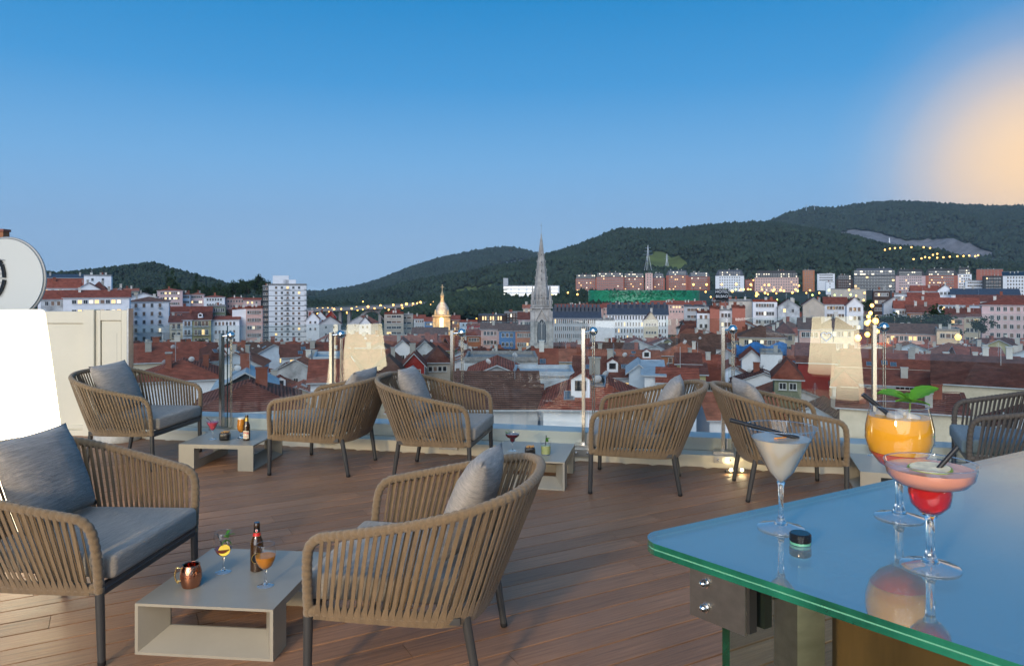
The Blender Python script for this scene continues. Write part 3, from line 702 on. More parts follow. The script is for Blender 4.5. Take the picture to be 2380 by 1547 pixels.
# corner table
t = stemware('martini_glass', onz(494.3, 1020.5, TZ), 'martini glass of pink drink with orange slice on the corner table', 'cocktail', [(r, z*.93) for r, z in cone], .036, .076, .0042, [('liquid', bowl_cut([(r, z*.93) for r, z in cone], .150), M['l_rose'])], None)
straw(t, (.0, .0, .14), (-.055, .0, .190)); MB().lathe([(0, 0), (.019, 0), (.019, .004), (0, .004)], 20).build('orange_slice', M['orange_peel'], t, 40, (.008, -.018, .125), (1.2, .5, 0))
def nut_bowl(loc, label, rz):
    t = empty('nut_bowl', loc, rz, label, 'bowl')
    o = rbox('bowl', (.082, .082, .066), .014, 3, M['black'], t, (0, 0, .0335))
    nm = MB()
    rr = random.Random(5)
    for k in range(34):
        p = Vector((rr.uniform(-.03, .03), rr.uniform(-.03, .03), .068+rr.uniform(0, .006)))
        nb = MB().lathe([(0, -.005), (.004, -.003), (.005, 0), (.004, .003), (0, .005)], 8)
        nm.add([Vector(v)*rr.uniform(.8, 1.2)+p for v in nb.v], nb.f)
    tag(nm.build('nut_heap', M['nuts'], t, 60), kind='stuff')
nut_bowl(onz(523, 1022, TZ), 'square black bowl of nuts beside the pink martini', .1)
t = empty('beer_glass', onz(561, 1017, TZ), 0, 'stemmed beer glass full of golden beer on the corner table', 'drink')
bp = [(.004, .048), (.020, .052), (.034, .075), (.037, .105), (.033, .150), (.031, .182)]
MB().lathe([(0, 0), (.034, 0), (.034, .002), (.012, .010), (.007, .03), (.009, .046), (0, .048)], 32).build('foot_and_stem', M['glass_solid'], t, 60)
MB().shell(bp, 32).build('bowl', M['glass'], t, 60); MB().lathe(bowl_cut(bp, .166), 32).build('liquid', M['l_amber'], t, 60); MB().lathe(bowl_cut(bp, .178, z0=.1662), 32).build('foam', M['foam'], t, 60)
# middle table
cp = [(.003, .068), (.010, .071), (.019, .082), (.0215, .098), (.025, .103), (.045, .113), (.056, .128), (.058, .146)]
t = stemware('coupe_glass', onz(1191, 1047.5, TZ), 'coupe glass of dark red cocktail with mint on the low table', 'cocktail', cp, .035, .068, .0038, [('liquid', bowl_cut(cp, .138), M['l_wine'])], None); bush(t, (-.036, -.01, .148), .036, 6, 4)
nut_bowl(onz(1231.7, 1058, TZ), 'square black bowl of nuts beside the mojito tumbler', .05)
t = empty('mojito_tumbler', onz(1268.5, 1055.5, TZ), 0, 'clear tumbler mojito with mint and black straw', 'cocktail')
tp = [(.0, .0), (.036, .0), (.037, .004), (.0425, .108)]
MB().shell(tp, 32).build('tumbler', M['glass'], t, 60); MB().lathe([(0, .0), (.0355, 0), (.0365, .006), (0, .006)], 32).build('thick_base', M['glass_solid'], t, 40)
MB().lathe([(0, .0065), (.0362, .0065), (.0398, .070), (0, .070)], 32).build('liquid', M['l_lime'], t, 60)
for k, (x, y, z) in enumerate(((-.012, -.030, .03), (.014, -.028, .045), (0, -.031, .02), (.022, -.020, .025), (-.024, -.022, .048))): link('mint_leaf', LEAVES[k % 3], t, (x, y, z), (1.2, .3*k, k), (.02,)*3)
straw(t, (-.004, 0, .05), (.004, .01, .150)); bush(t, (.016, -.006, .108), .040, 8, 9)
t = stemware('wine_glass', onz(2026, 1058, TZ), 'wine glass on the table half hidden behind the bar', 'glass', gin, .036, .075, .004, None, None)

# ---------------------------------------------------------------- bar counter
C0 = Vector((.206, 1.258, 0)); UF = Vector((.868, .497, 0)).normalized(); UN = Vector((.660, -.751, 0)).normalized()
bar = empty('bar_counter', (C0.x, C0.y, 0), 0, 'glass topped bar counter with green edges, steel clamp and brown body', 'bar')
def cpt(s, t_): return UF*s+UN*t_
def corner_poly(inset, L1=1.7, L2=1.0, r=.048):
    p = []
    cc = cpt(r, r)                                     # round the near left corner
    a0 = math.atan2((cpt(inset, r)-cc).y, (cpt(inset, r)-cc).x); a1 = math.atan2((cpt(r, inset)-cc).y, (cpt(r, inset)-cc).x)
    while a1 > a0: a1 -= 2*PI
    rr = r-inset
    pts = [cc+Vector((math.cos(a), math.sin(a), 0))*rr for a in np.linspace(a0, a1, 14)]
    pts = [cpt(L1, inset)]*0+pts
    p = [cpt(inset, L2)]+pts+[cpt(L1, inset), cpt(L1, L2)]
    return [(q.x, q.y) for q in p]
def ccw(poly):
    a = sum(x0*y1-x1*y0 for (x0, y0), (x1, y1) in zip(poly, poly[1:]+poly[:1])); return poly if a > 0 else poly[::-1]
def slab(name, inset, z0, z1):
    b = MB().prism(ccw(corner_poly(inset)), z0, z1); b.m = [0, 0]+[1]*(len(b.f)-2)
    return b.build(name, [M['ctop'], M['cedge']], bar)
slab('glass_top', 0, CZ-.0088, CZ)
slab('glass_top', .0, CZ-.0200, CZ-.0112)
b = MB(); pl = ccw(corner_poly(.0012)); n = len(pl)
b.add([(x, y, z) for z in (CZ-.0112, CZ-.0088) for x, y in pl], [(i, (i+1) % n, n+(i+1) % n, n+i) for i in range(n)]).build('laminate_layer', M['cedge2'], bar)
def obox(name, s0, s1, t0, t1, z0, z1, m):
    p = [cpt(s0, t0), cpt(s1, t0), cpt(s1, t1), cpt(s0, t1)]
    return MB().prism(ccw([(q.x, q.y) for q in p]), z0, z1).build(name, m, bar)
# upright glass below the top
p = [cpt(.060, .128), cpt(.077, .128), cpt(.077, .95), cpt(.060, .95)]
b = MB().prism(ccw([(q.x, q.y) for q in p]), .02, CZ-.022); b.m = [1 if i < 2 else 0 for i in range(6)]
ends = [i for i, f in enumerate(b.f) if i >= 2 and (Vector(b.v[f[0]])-Vector(b.v[f[1]])).length < .02]
for i in ends: b.m[i] = 1
b.build('upright_glass', [glassmat('upright_glass', (.80, .90, .86), 1.5), M['cedge']], bar)
obox('edge_strip', .064, .070, .1265, .1275, .02, CZ-.022, M['cedge2'])
# clamp
cl = obox('clamp_plate', .040, .0435, .083, .185, 1.022, 1.104, M['bsteel'])
obox('clamp_plate', .094, .0975, .088, .185, 1.022, 1.104, M['bsteel']); obox('clamp_end', .0436, .0939, .083, .0865, 1.022, 1.104, M['bsteel'])
obox('rubber_pad', .0437, .0597, .110, .190, 1.026, 1.100, M['cap']); obox('rubber_pad', .0773, .0939, .110, .190, 1.026, 1.100, M['cap'])
for z in (1.083, 1.043):
    q = cpt(.040, .113); rot = (-UF).to_track_quat('Z', 'Y').to_euler()
    MB().lathe([(0, 0), (.0085, 0), (.0085, .001), (.0065, .0012), (.0065, .005), (.0052, .0085), (.0025, .011), (0, .0115)], 16).build('dome_nut', M['bolt'], bar, 50, (q.x, q.y, z), rot)
pc = Vector((.478-C0.x, 1.218-C0.y, 0))
q = cpt(.0975, .165); MB().tube([(q.x, q.y, 1.064), (pc.x-.02, pc.y, 1.058)], .0075, 16).build('clamp_rod', M['bsteel'], bar, 60)
MB().box((pc.x, pc.y, (CZ-.024)/2), (.056, .056, CZ-.024), math.radians(20)).build('steel_post', M['bsteel'], bar)
obox('body_panel', .29, 1.6, .17, .19, .06, 1.02, M['panel_brown'])
obox('body_panel', .27, .29, .171, .98, .06, 1.02, M['panel_brown'])
obox('body_shelf', .292, 1.6, .192, .98, .80, .82, M['white_metal'])
for (px, py, r) in ((2100, 1243, .058), (1952, 1306, .055)):
    q = on(px, py, CZ-.021); MB().tube([(q.x-C0.x+r*math.cos(a), q.y-C0.y+r*math.sin(a), CZ-.0225) for a in np.linspace(0, 5.6, 60)], .0011, 5).build('ring_pad', M['white_metal'], bar, 80)
pk = empty('black_cap', onz(1860, 1263, CZ), 0, 'small round black rubber cap lying on the glass bar top', 'cap')
MB().lathe([(0, .004), (.0165, .004), (.0175, .006), (.0175, .016), (.0155, .018), (0, .018)], 32).build('cap_top', M['black'], pk, 40)
MB().lathe([(0, 0), (.0168, 0), (.0168, .004), (0, .004)], 32).build('cap_gasket', M['cedge2'], pk, 40)
# little spotlights at the foot of the kerb
sp = empty('deck_spotlight', (1.86, 6.06, 0), 0, 'pair of small warm spotlights on the deck under the armchair', 'spotlight')
MB().box((0, .03, .012), (.16, .05, .022)).build('base', M['leg'], sp)
for dx in (-.045, .045): MB().lathe([(0, -.011), (.010, -.006), (.011, 0), (.010, .006), (0, .011)], 14).build('bulb', M['spot'], sp, 60, (dx, .0, .032))
# ================================================================ TERRAIN AND HILLS
def sstep(a, b, x): t = np.clip((x-a)/(b-a), 0, 1); return t*t*(3-2*t)
def ground_z(x, y):
    base = -36+29*sstep(330, 950, y)*sstep(.02, .14, x/np.maximum(y, 1))-8*sstep(450, 900, y)*sstep(.10, -.02, x/np.maximum(y, 1))-80*sstep(1050, 1500, y)
    return base
M['ground'] = mat('ground', (.035, .048, .028), .95, nscale=.02, namt=.5)
gx = np.concatenate([np.linspace(-9000, -1000, 12), np.linspace(-900, 900, 37), np.linspace(1000, 9000, 12)]); gy = np.concatenate([[-400, -100], np.linspace(15, 1500, 46), np.linspace(1700, 12000, 16)])
GX, GY = np.meshgrid(gx, gy); GZ = ground_z(GX, GY); nx_ = len(gx)
gv = np.stack([GX, GY, GZ], -1).reshape(-1, 3).tolist()
gf = [(j*nx_+i, j*nx_+i+1, (j+1)*nx_+i+1, (j+1)*nx_+i) for j in range(len(gy)-1) for i in range(nx_-1)]
tag(MB().add(gv, gf).build('ground', M['ground'], None, 60), kind='structure')

def foliage_mat(name, c, amt=.45, scale=.02):
    m = mat(name, c, .95, nscale=scale, namt=amt, coords='Object', spec=.1); return m
M['forest'] = foliage_mat('forest_green', (.036, .054, .032)); M['hill'] = foliage_mat('hill_green', (.030, .048, .024)); M['grass'] = foliage_mat('meadow_green', (.13, .15, .045), .3); M['rock'] = mat('quarry_rock', (.20, .18, .175), .95, nscale=.03, namt=.35)
def inpoly(x, y, poly):
    r = False; j = len(poly)-1
    for i in range(len(poly)):
        xi, yi = poly[i]; xj, yj = poly[j]
        if (yi > y) != (yj > y) and x < (xj-xi)*(y-yi)/(yj-yi+1e-12)+xi: r = not r
        j = i
    return r
def hill(ridge, Yr, Yb, zb, ntree, tsize, regions=(), back=.5, seed=1, rough=.035):
    r = np.random.default_rng(seed)
    px = np.linspace(ridge[0][0], ridge[-1][0], 150); py = np.interp(px, [p[0] for p in ridge], [p[1] for p in ridge])
    X = (px-HX)/F*Yr; Z = CH-(py-HY)/F*Yr; rows = 48; T = np.linspace(0, 1, rows)
    V = np.zeros((rows+6, 150, 3))
    for j, t in enumerate(T):
        V[j, :, 0] = X*(Yb+(Yr-Yb)*t*0.55+(Yr-Yb)*.45*t)/Yr if False else X; V[j, :, 1] = Yb+(Yr-Yb)*t
        prof = t**.85
        nz = np.array([noise.fractal(Vector((x/ (Yr*.09), t*2.6, seed*3.7)), 1.0, 2.0, 4) for x in X])
        V[j, :, 2] = zb+(Z-zb)*prof+nz*(Z.max()-zb)*.16*math.sin(PI*min(1, t*1.0))*(1-t)**.35
    for k in range(6):
        V[rows+k, :, 0] = X; V[rows+k, :, 1] = Yr+(k+1)/6*(Yr-Yb)*back; V[rows+k, :, 2] = Z-(Z-zb)*((k+1)/6)**1.3*.9
    R_ = rows+6; vs = V.reshape(-1, 3); fs = []; ms = []
    for j in range(R_-1):
        for i in range(149):
            fs.append((j*150+i, j*150+i+1, (j+1)*150+i+1, (j+1)*150+i))
            c = (V[j, i]+V[j+1, i+1])/2; mi = 0
            qx, qy = HX+F*c[0]/c[1], HY+F*(CH-c[2])/c[1]
            for poly, k in regions:
                if j < rows and inpoly(qx, qy, poly): mi = k
            ms.append(mi)
    b = MB(); b.v = vs.tolist(); b.f = fs; b.m = ms
    ho = b.build('hill', [M['hill'], M['grass'], M['rock']], None, 60); tag(ho, kind='structure')
    # the wood on it: irregular crowns, too many and too far to count
    fi = r.integers(0, rows*149+149, ntree*2); js, is_ = fi//149, fi % 149
    ok = (js < R_-1); js, is_ = js[ok], is_[ok]
    ok = np.array([ms[j*149+i] == 0 for j, i in zip(js, is_)]); js, is_ = js[ok][:ntree], is_[ok][:ntree]
    a, c = r.random(len(js))[:, None], r.random(len(js))[:, None]
    base = V[js, is_]*(1-a)*(1-c)+V[js, is_+1]*a*(1-c)+V[js+1, is_]*(1-a)*c+V[js+1, is_+1]*a*c
    n = len(js); s = tsize*r.uniform(.55, 1.35, n); w = s*r.uniform(.42, .75, n)
    oct_ = np.array([(1, 0, 0), (0, 1, 0), (-1, 0, 0), (0, -1, 0), (0, 0, 1), (0, 0, -.7)])
    pts = np.repeat(oct_[None], n, 0)*np.stack([w, w, s*.62], -1)[:, None, :]*r.uniform(.7, 1.3, (n, 6, 1))
    ang = r.uniform(0, 6.28, n); ca, sa = np.cos(ang)[:, None], np.sin(ang)[:, None]
    x, y = pts[:, :, 0]*ca-pts[:, :, 1]*sa, pts[:, :, 0]*sa+pts[:, :, 1]*ca
    pts = np.stack([x, y, pts[:, :, 2]+s[:, None]*.45], -1)+base[:, None, :]
    tri = np.array([(0, 1, 4), (1, 2, 4), (2, 3, 4), (3, 0, 4), (1, 0, 5), (2, 1, 5), (3, 2, 5), (0, 3, 5)])
    F_ = (tri[None]+np.arange(n)[:, None, None]*6).reshape(-1, 3)
    me = bpy.data.meshes.new('forest'); me.vertices.add(n*6); me.vertices.foreach_set('co', pts.reshape(-1)); me.loops.add(F_.size); me.loops.foreach_set('vertex_index', F_.reshape(-1).astype(np.int32))
    me.polygons.add(len(F_)); me.polygons.foreach_set('loop_start', np.arange(0, F_.size, 3, dtype=np.int32)); me.update(calc_edges=True); me.validate()
    me.materials.append(M['forest']); o = link('forest', me); return tag(o, 'dark green wood covering a hillside beyond the town', 'forest', kind='stuff')
hill([(560, 700), (640, 692), (705, 684), (725, 677), (745, 680), (765, 684), (800, 690), (900, 700), (1000, 705)], 9000, 7000, -330, 3000, 30, seed=2)
hill([(60, 646), (95, 632), (125, 640), (185, 655), (235, 660), (258, 648), (285, 633), (315, 624), (340, 617), (358, 616), (375, 620), (405, 631), (440, 639), (470, 648), (490, 658), (520, 664), (560, 668), (620, 678), (680, 696)], 1500, 800, -34, 14000, 6, seed=3)
hill([(700, 700), (760, 688), (830, 672), (900, 650), (960, 625), (1020, 605), (1080, 592), (1150, 580), (1190, 579), (1240, 590), (1300, 605), (1400, 630)], 4200, 2500, -120, 22000, 17, [([(1085, 640), (1150, 618), (1210, 604), (1235, 607), (1190, 622), (1120, 640)], 2)], seed=4)
hill([(640, 706), (720, 700), (850, 684), (950, 666), (1050, 645), (1130, 632), (1240, 604), (1330, 578), (1400, 549), (1435, 535), (1500, 536), (1560, 536), (1640, 527), (1720, 522), (1790, 520), (1850, 530), (1950, 556), (2010, 576), (2080, 598), (2200, 618), (2330, 636), (2480, 655)], 2300, 1020, -62, 46000, 9.5,
     [([(1492, 625), (1508, 588), (1530, 583), (1560, 594), (1600, 612), (1590, 632)], 1), ([(1010, 688), (1080, 668), (1180, 660), (1120, 680)], 1)], seed=5)
hill([(1700, 560), (1780, 522), (1830, 500), (1880, 487), (1940, 488), (2000, 478), (2050, 473), (2130, 474), (2200, 479), (2300, 484), (2400, 484), (2560, 500), (2700, 520)], 3700, 2000, -60, 34000, 16, [([(1935, 575), (1950, 540), (1985, 534), (2040, 540), (2075, 552), (2110, 560), (2160, 556), (2200, 552), (2250, 566), (2300, 584), (2325, 606), (2200, 612), (2080, 610)], 2)], seed=6)
hill([(985, 745), (1020, 706), (1060, 690), (1130, 684), (1200, 690), (1260, 690), (1340, 685), (1420, 684), (1500, 700), (1560, 720)], 820, 560, -24, 3200, 5.5, seed=8)

hill([(660, 706), (740, 712), (800, 716), (900, 712), (980, 702), (1040, 694), (1100, 690)], 1000, 715, -48, 3000, 8, seed=9)
# ================================================================ BUILDINGS
def tiles(name, c):
    m = mat(name, c, .9, nscale=.9, namt=.38, var=.22, spec=.2); t = m.node_tree; L = t.links.new; b = t.nodes['Principled BSDF']
    tcn = t.nodes.new('ShaderNodeTexCoord'); w = t.nodes.new('ShaderNodeTexWave'); w.bands_direction = 'Z'; w.inputs['Scale'].default_value = 2.4; w.inputs['Distortion'].default_value = 1.2; w.inputs['Detail'].default_value = 1
    bp = t.nodes.new('ShaderNodeBump'); bp.inputs['Strength'].default_value = .7; bp.inputs['Distance'].default_value = .12; L(tcn.outputs['Object'], w.inputs[0]); L(w.outputs[1], bp.inputs['Height']); L(bp.outputs[0], b.inputs['Normal'])
    src = b.inputs['Base Color'].links[0].from_socket; wr = t.nodes.new('ShaderNodeMapRange'); wr.inputs[3].default_value = .62; wr.inputs[4].default_value = 1.12; L(w.outputs[1], wr.inputs[0])
    mm = t.nodes.new('ShaderNodeMixRGB'); mm.blend_type = 'MULTIPLY'; mm.inputs[0].default_value = 1; L(src, mm.inputs[1]); L(wr.outputs[0], mm.inputs[2]); L(mm.outputs[0], b.inputs['Base Color']); return m
def plaster(name, c, dirt=.12, var=.10): return mat(name, c, .9, nscale=.55, namt=dirt, var=var, spec=.2)
W = dict(white=plaster('plaster_white', (.78, .79, .82), .08, .06), cream=plaster('plaster_cream', (.66, .57, .43)), grey=plaster('plaster_grey', (.50, .51, .53)), worn=mat('plaster_worn', (.62, .65, .68), .95, nscale=.45, dark=(.25, .26, .27)), pink=plaster('plaster_pink', (.62, .40, .35)), rose=plaster('plaster_rose', (.60, .44, .44)),
    brick=plaster('brick_red', (.38, .14, .10)), orange=plaster('plaster_orange', (.42, .17, .085)), yellow=plaster('plaster_yellow', (.42, .38, .20)), brown=plaster('brown_cladding', (.075, .048, .04)), blue=plaster('plaster_blue', (.07, .19, .42)), paleblue=plaster('plaster_paleblue', (.58, .66, .75)), red=plaster('plaster_red', (.30, .035, .03)),
    stone=plaster('stone_beige', (.42, .37, .31)), dark=plaster('dark_panel', (.055, .06, .065)), beige=plaster('plaster_beige', (.52, .46, .39)), green=plaster('plaster_green', (.20, .22, .15)))
RF = dict(red=tiles('tiles_red', (.33, .090, .055)), dark=tiles('tiles_dark', (.19, .068, .048)), orange=tiles('tiles_orange', (.42, .145, .085)), brown=tiles('tiles_brown', (.18, .092, .066)), slate=mat('slate_roof', (.055, .065, .085), .6, nscale=1.2, namt=.3), black=mat('black_roof', (.018, .019, .022), .5, nscale=1, namt=.3), sheet=mat('sheet_roof', (.42, .47, .52), .5, nscale=.8, namt=.2), gravel=mat('gravel_roof', (.25, .25, .25), .95, nscale=2, namt=.3))
M['wframe'] = mat('window_frame', (.55, .55, .54), .6); M['wpane'] = mat('window_pane', (.022, .026, .032), .12, spec=.7); M['wshut'] = mat('window_blind', (.17, .11, .08), .7, var=.4)
M['wlit'] = no_sample(mat('window_lit', (.5, .4, .2), .5, emit=(1.0, .60, .22), estr=.95)); M['wlit2'] = no_sample(mat('window_lit_white', (.6, .6, .5), .5, emit=(1.0, .82, .55), estr=.65)); M['curtain'] = mat('white_curtain', (.70, .73, .78), .9)
M['fascia'] = mat('roof_edge', (.42, .44, .46), .7, nscale=2, namt=.2)
M['rail'] = mat('balcony_rail', (.05, .05, .055), .6); M['slab'] = mat('balcony_slab', (.5, .5, .48), .8)
M['chimney'] = plaster('chimney_render', (.50, .48, .44), .15, .35); M['brickch'] = plaster('chimney_brick', (.26, .09, .06), .2, .2); M['skyl'] = mat('skylight_glass', (.10, .13, .16), .08, spec=.9); M['alum'] = mat('aluminium', (.55, .57, .6), .35, .8); M['dish'] = mat('dish_white', (.65, .66, .68), .5)
_wm = {}
def win_mesh(w, h, kind, frame='wframe'):
    k = (round(w, 2), round(h, 2), kind, frame)
    if k in _wm: return _wm[k]
    b = MB(); f = .07*min(w, h)+.03; d = .07
    for (cx, cz, sx, sz) in ((0, h/2-f/2, w, f), (0, -h/2+f/2, w, f), (-w/2+f/2, 0, f, h-2*f), (w/2-f/2, 0, f, h-2*f)): b.box((cx, -d/2, cz), (sx, d, sz), 0, 0)
    if kind in 'dl' and w > .7: b.box((0, -d/2+.004, 0), (f*.7, d-.008, h-2*f), 0, 0)
    b.box((0, -.012, 0), (w-2*f, .022, h-2*f), 0, 1); b.box((0, -.10, -h/2-.03), (w+.16, .2, .06), 0, 0)
    me = b.mesh('window', [M[frame], M[{'d': 'wpane', 's': 'wshut', 'l': 'wlit', 'm': 'wlit2', 'c': 'curtain'}[kind]]]); _wm[k] = me; return me
_bm = {}
def balcony_mesh(w):
    w = round(w, 1)
    if w in _bm: return _bm[w]
    b = MB().box((0, -.42, -.06), (w, .84, .12), 0, 0); b.box((0, -.82, .95), (w, .04, .05), 0, 1)
    for s in (-1, 1): b.box((s*(w/2-.02), -.42, .95), (.04, .8, .05), 0, 1)
    for k in range(int(w/.3)+1): b.box((-w/2+.02+k*.3*(w-.04)/(int(w/.3)*.3), -.82, .45), (.03, .03, .9), 0, 1)
    _bm[w] = b.mesh('balcony', [M['slab'], M['rail']]); return _bm[w]
HEROES = []
FOOT = []                                              # footprints of placed buildings (x, y, radius)
def roof_mb(kind, w, d, rh, ov=.45, th=.16):
    b = MB(); a, c = w/2+ov, d/2+ov; dz = -ov*rh/max(.1, (d/2 if kind != 'gable_y' else w/2))
    def sheet(top):                                     # closed thin roof from its upper faces
        n = len(top[0]); vs = top[0]+[(x, y, z-th) for x, y, z in top[0]]; fs = list(top[1])+[tuple(n+i for i in reversed(f)) for f in top[1]]; n0 = len(fs)
        from collections import Counter
        ed = Counter()
        for f in top[1]:
            for i in range(len(f)): ed[(f[i], f[(i+1) % len(f)])] += 1
        for (i, j) in list(ed):
            if (j, i) not in ed: fs.append((j, i, n+i, n+j))
        b.add(vs, fs[:n0]); b.add(vs, fs[n0:], 1)
    if kind == 'gable_x': sheet(([(-a, -c, dz), (a, -c, dz), (a, 0, rh), (-a, 0, rh), (a, c, dz), (-a, c, dz)], [(0, 1, 2, 3), (3, 2, 4, 5)]))
    elif kind == 'gable_y': sheet(([(-a, -c, dz), (0, -c, rh), (0, c, rh), (-a, c, dz), (a, -c, dz), (a, c, dz)], [(0, 1, 2, 3), (1, 4, 5, 2)]))
    elif kind == 'hip':
        dz = -ov*rh/(min(w, d)/2)
        if w >= d: r = (w-d)/2; sheet(([(-a, -c, dz), (a, -c, dz), (a, c, dz), (-a, c, dz), (-r, 0, rh), (r, 0, rh)], [(0, 1, 5, 4), (1, 2, 5), (2, 3, 4, 5), (3, 0, 4)]))
        else: r = (d-w)/2; sheet(([(-a, -c, dz), (a, -c, dz), (a, c, dz), (-a, c, dz), (0, -r, rh), (0, r, rh)], [(0, 1, 4), (1, 2, 5, 4), (2, 3, 5), (3, 0, 4, 5)]))
    elif kind == 'shed': sheet(([(-a, -c, dz*.5), (a, -c, dz*.5), (a, c, rh), (-a, c, rh)], [(0, 1, 2, 3)]))
    elif kind == 'mansard':
        i = min(rh*.45, w*.2, d*.3); vs = [(-w/2-.2, -d/2-.2, 0), (w/2+.2, -d/2-.2, 0), (w/2+.2, d/2+.2, 0), (-w/2-.2, d/2+.2, 0)]; v2 = [(-w/2+i, -d/2+i, rh), (w/2-i, -d/2+i, rh), (w/2-i, d/2-i, rh), (-w/2+i, d/2-i, rh)]
        b.add(vs+v2, [(0, 1, 5, 4), (1, 2, 6, 5), (2, 3, 7, 6), (3, 0, 4, 7), (4, 5, 6, 7)])
    else:
        b.box((0, 0, .03), (w-.5, d-.5, .06)); p = .5
        for (cx, cy_, sx, sy) in ((0, -d/2+.15, w+.1, .3), (0, d/2-.15, w+.1, .3), (-w/2+.15, 0, .3, d-.6), (w/2-.15, 0, .3, d-.6)): b.box((cx, cy_, p/2-.15), (sx, sy, p+.3))
    return b
def wall_mb(w, d, z0, z1, kind, rh):
    a, c = w/2, d/2; b = MB()
    vs = [(-a, -c, z0), (a, -c, z0), (a, c, z0), (-a, c, z0), (-a, -c, z1), (a, -c, z1), (a, c, z1), (-a, c, z1)]
    fs = [(0, 1, 5, 4), (1, 2, 6, 5), (2, 3, 7, 6), (3, 0, 4, 7)]; rh = rh-.02
    if kind == 'gable_x': vs += [(-a, 0, z1+rh), (a, 0, z1+rh)]; fs += [(5, 6, 9), (7, 4, 8)]
    elif kind == 'gable_y': vs += [(0, -c, z1+rh), (0, c, z1+rh)]; fs += [(4, 5, 8), (6, 7, 9)]
    elif kind == 'shed': vs += [(a, c, z1+rh), (-a, c, z1+rh)]; fs += [(5, 6, 8), (7, 4, 9), (6, 7, 9, 8)]
    else: fs.append((4, 5, 6, 7))
    return b.add(vs, fs)
RB = random.Random(11)
_ch = MB().box((0, 0, .5), (.7, .9, 1.8)).box((0, 0, 1.46), (.86, 1.06, .12)).mesh('chimney', M['chimney'])
_ch2 = MB().box((0, 0, .5), (1.0, .7, 2.0)).box((0, 0, 1.56), (1.14, .84, .12)).mesh('chimney', M['brickch'])
_dorm = wall_mb(1.5, 2.4, -.6, .9, 'gable_y', .5); _dorm.box((0, -1.22, .35), (.9, .06, .8), 0, 1); _q = roof_mb('gable_y', 1.5, 2.4, .5, .15, .08); _dorm.add([(x, y, z+.92) for x, y, z in _q.v], _q.f, 2); _dorm = _dorm.mesh('dormer', [W['white'], M['wpane'], RF['red']])
_dish = MB().lathe([(0, .10), (.15, .08), (.30, .02), (.36, 0), (.30, -.02), (0, -.0)], 14); _dish.tube([(0, 0, 0), (0, .0, -.3)], .02, 5); _dish = _dish.mesh('satellite_dish', M['dish'], 50)
_ant = MB().tube([(0, 0, 0), (0, 0, 2.6)], .03, 5)
for k in range(5): _ant.box((0, 0, 1.8+.16*k), (.9-.12*k, .02, .02))
_ant = _ant.mesh('aerial', M['alum'])
_sky = MB().box((0, 0, .06), (.85, 1.2, .12), 0, 0).box((0, 0, .125), (.70, 1.05, .02), 0, 1).mesh('skylight', [M['alum'], M['skyl']])
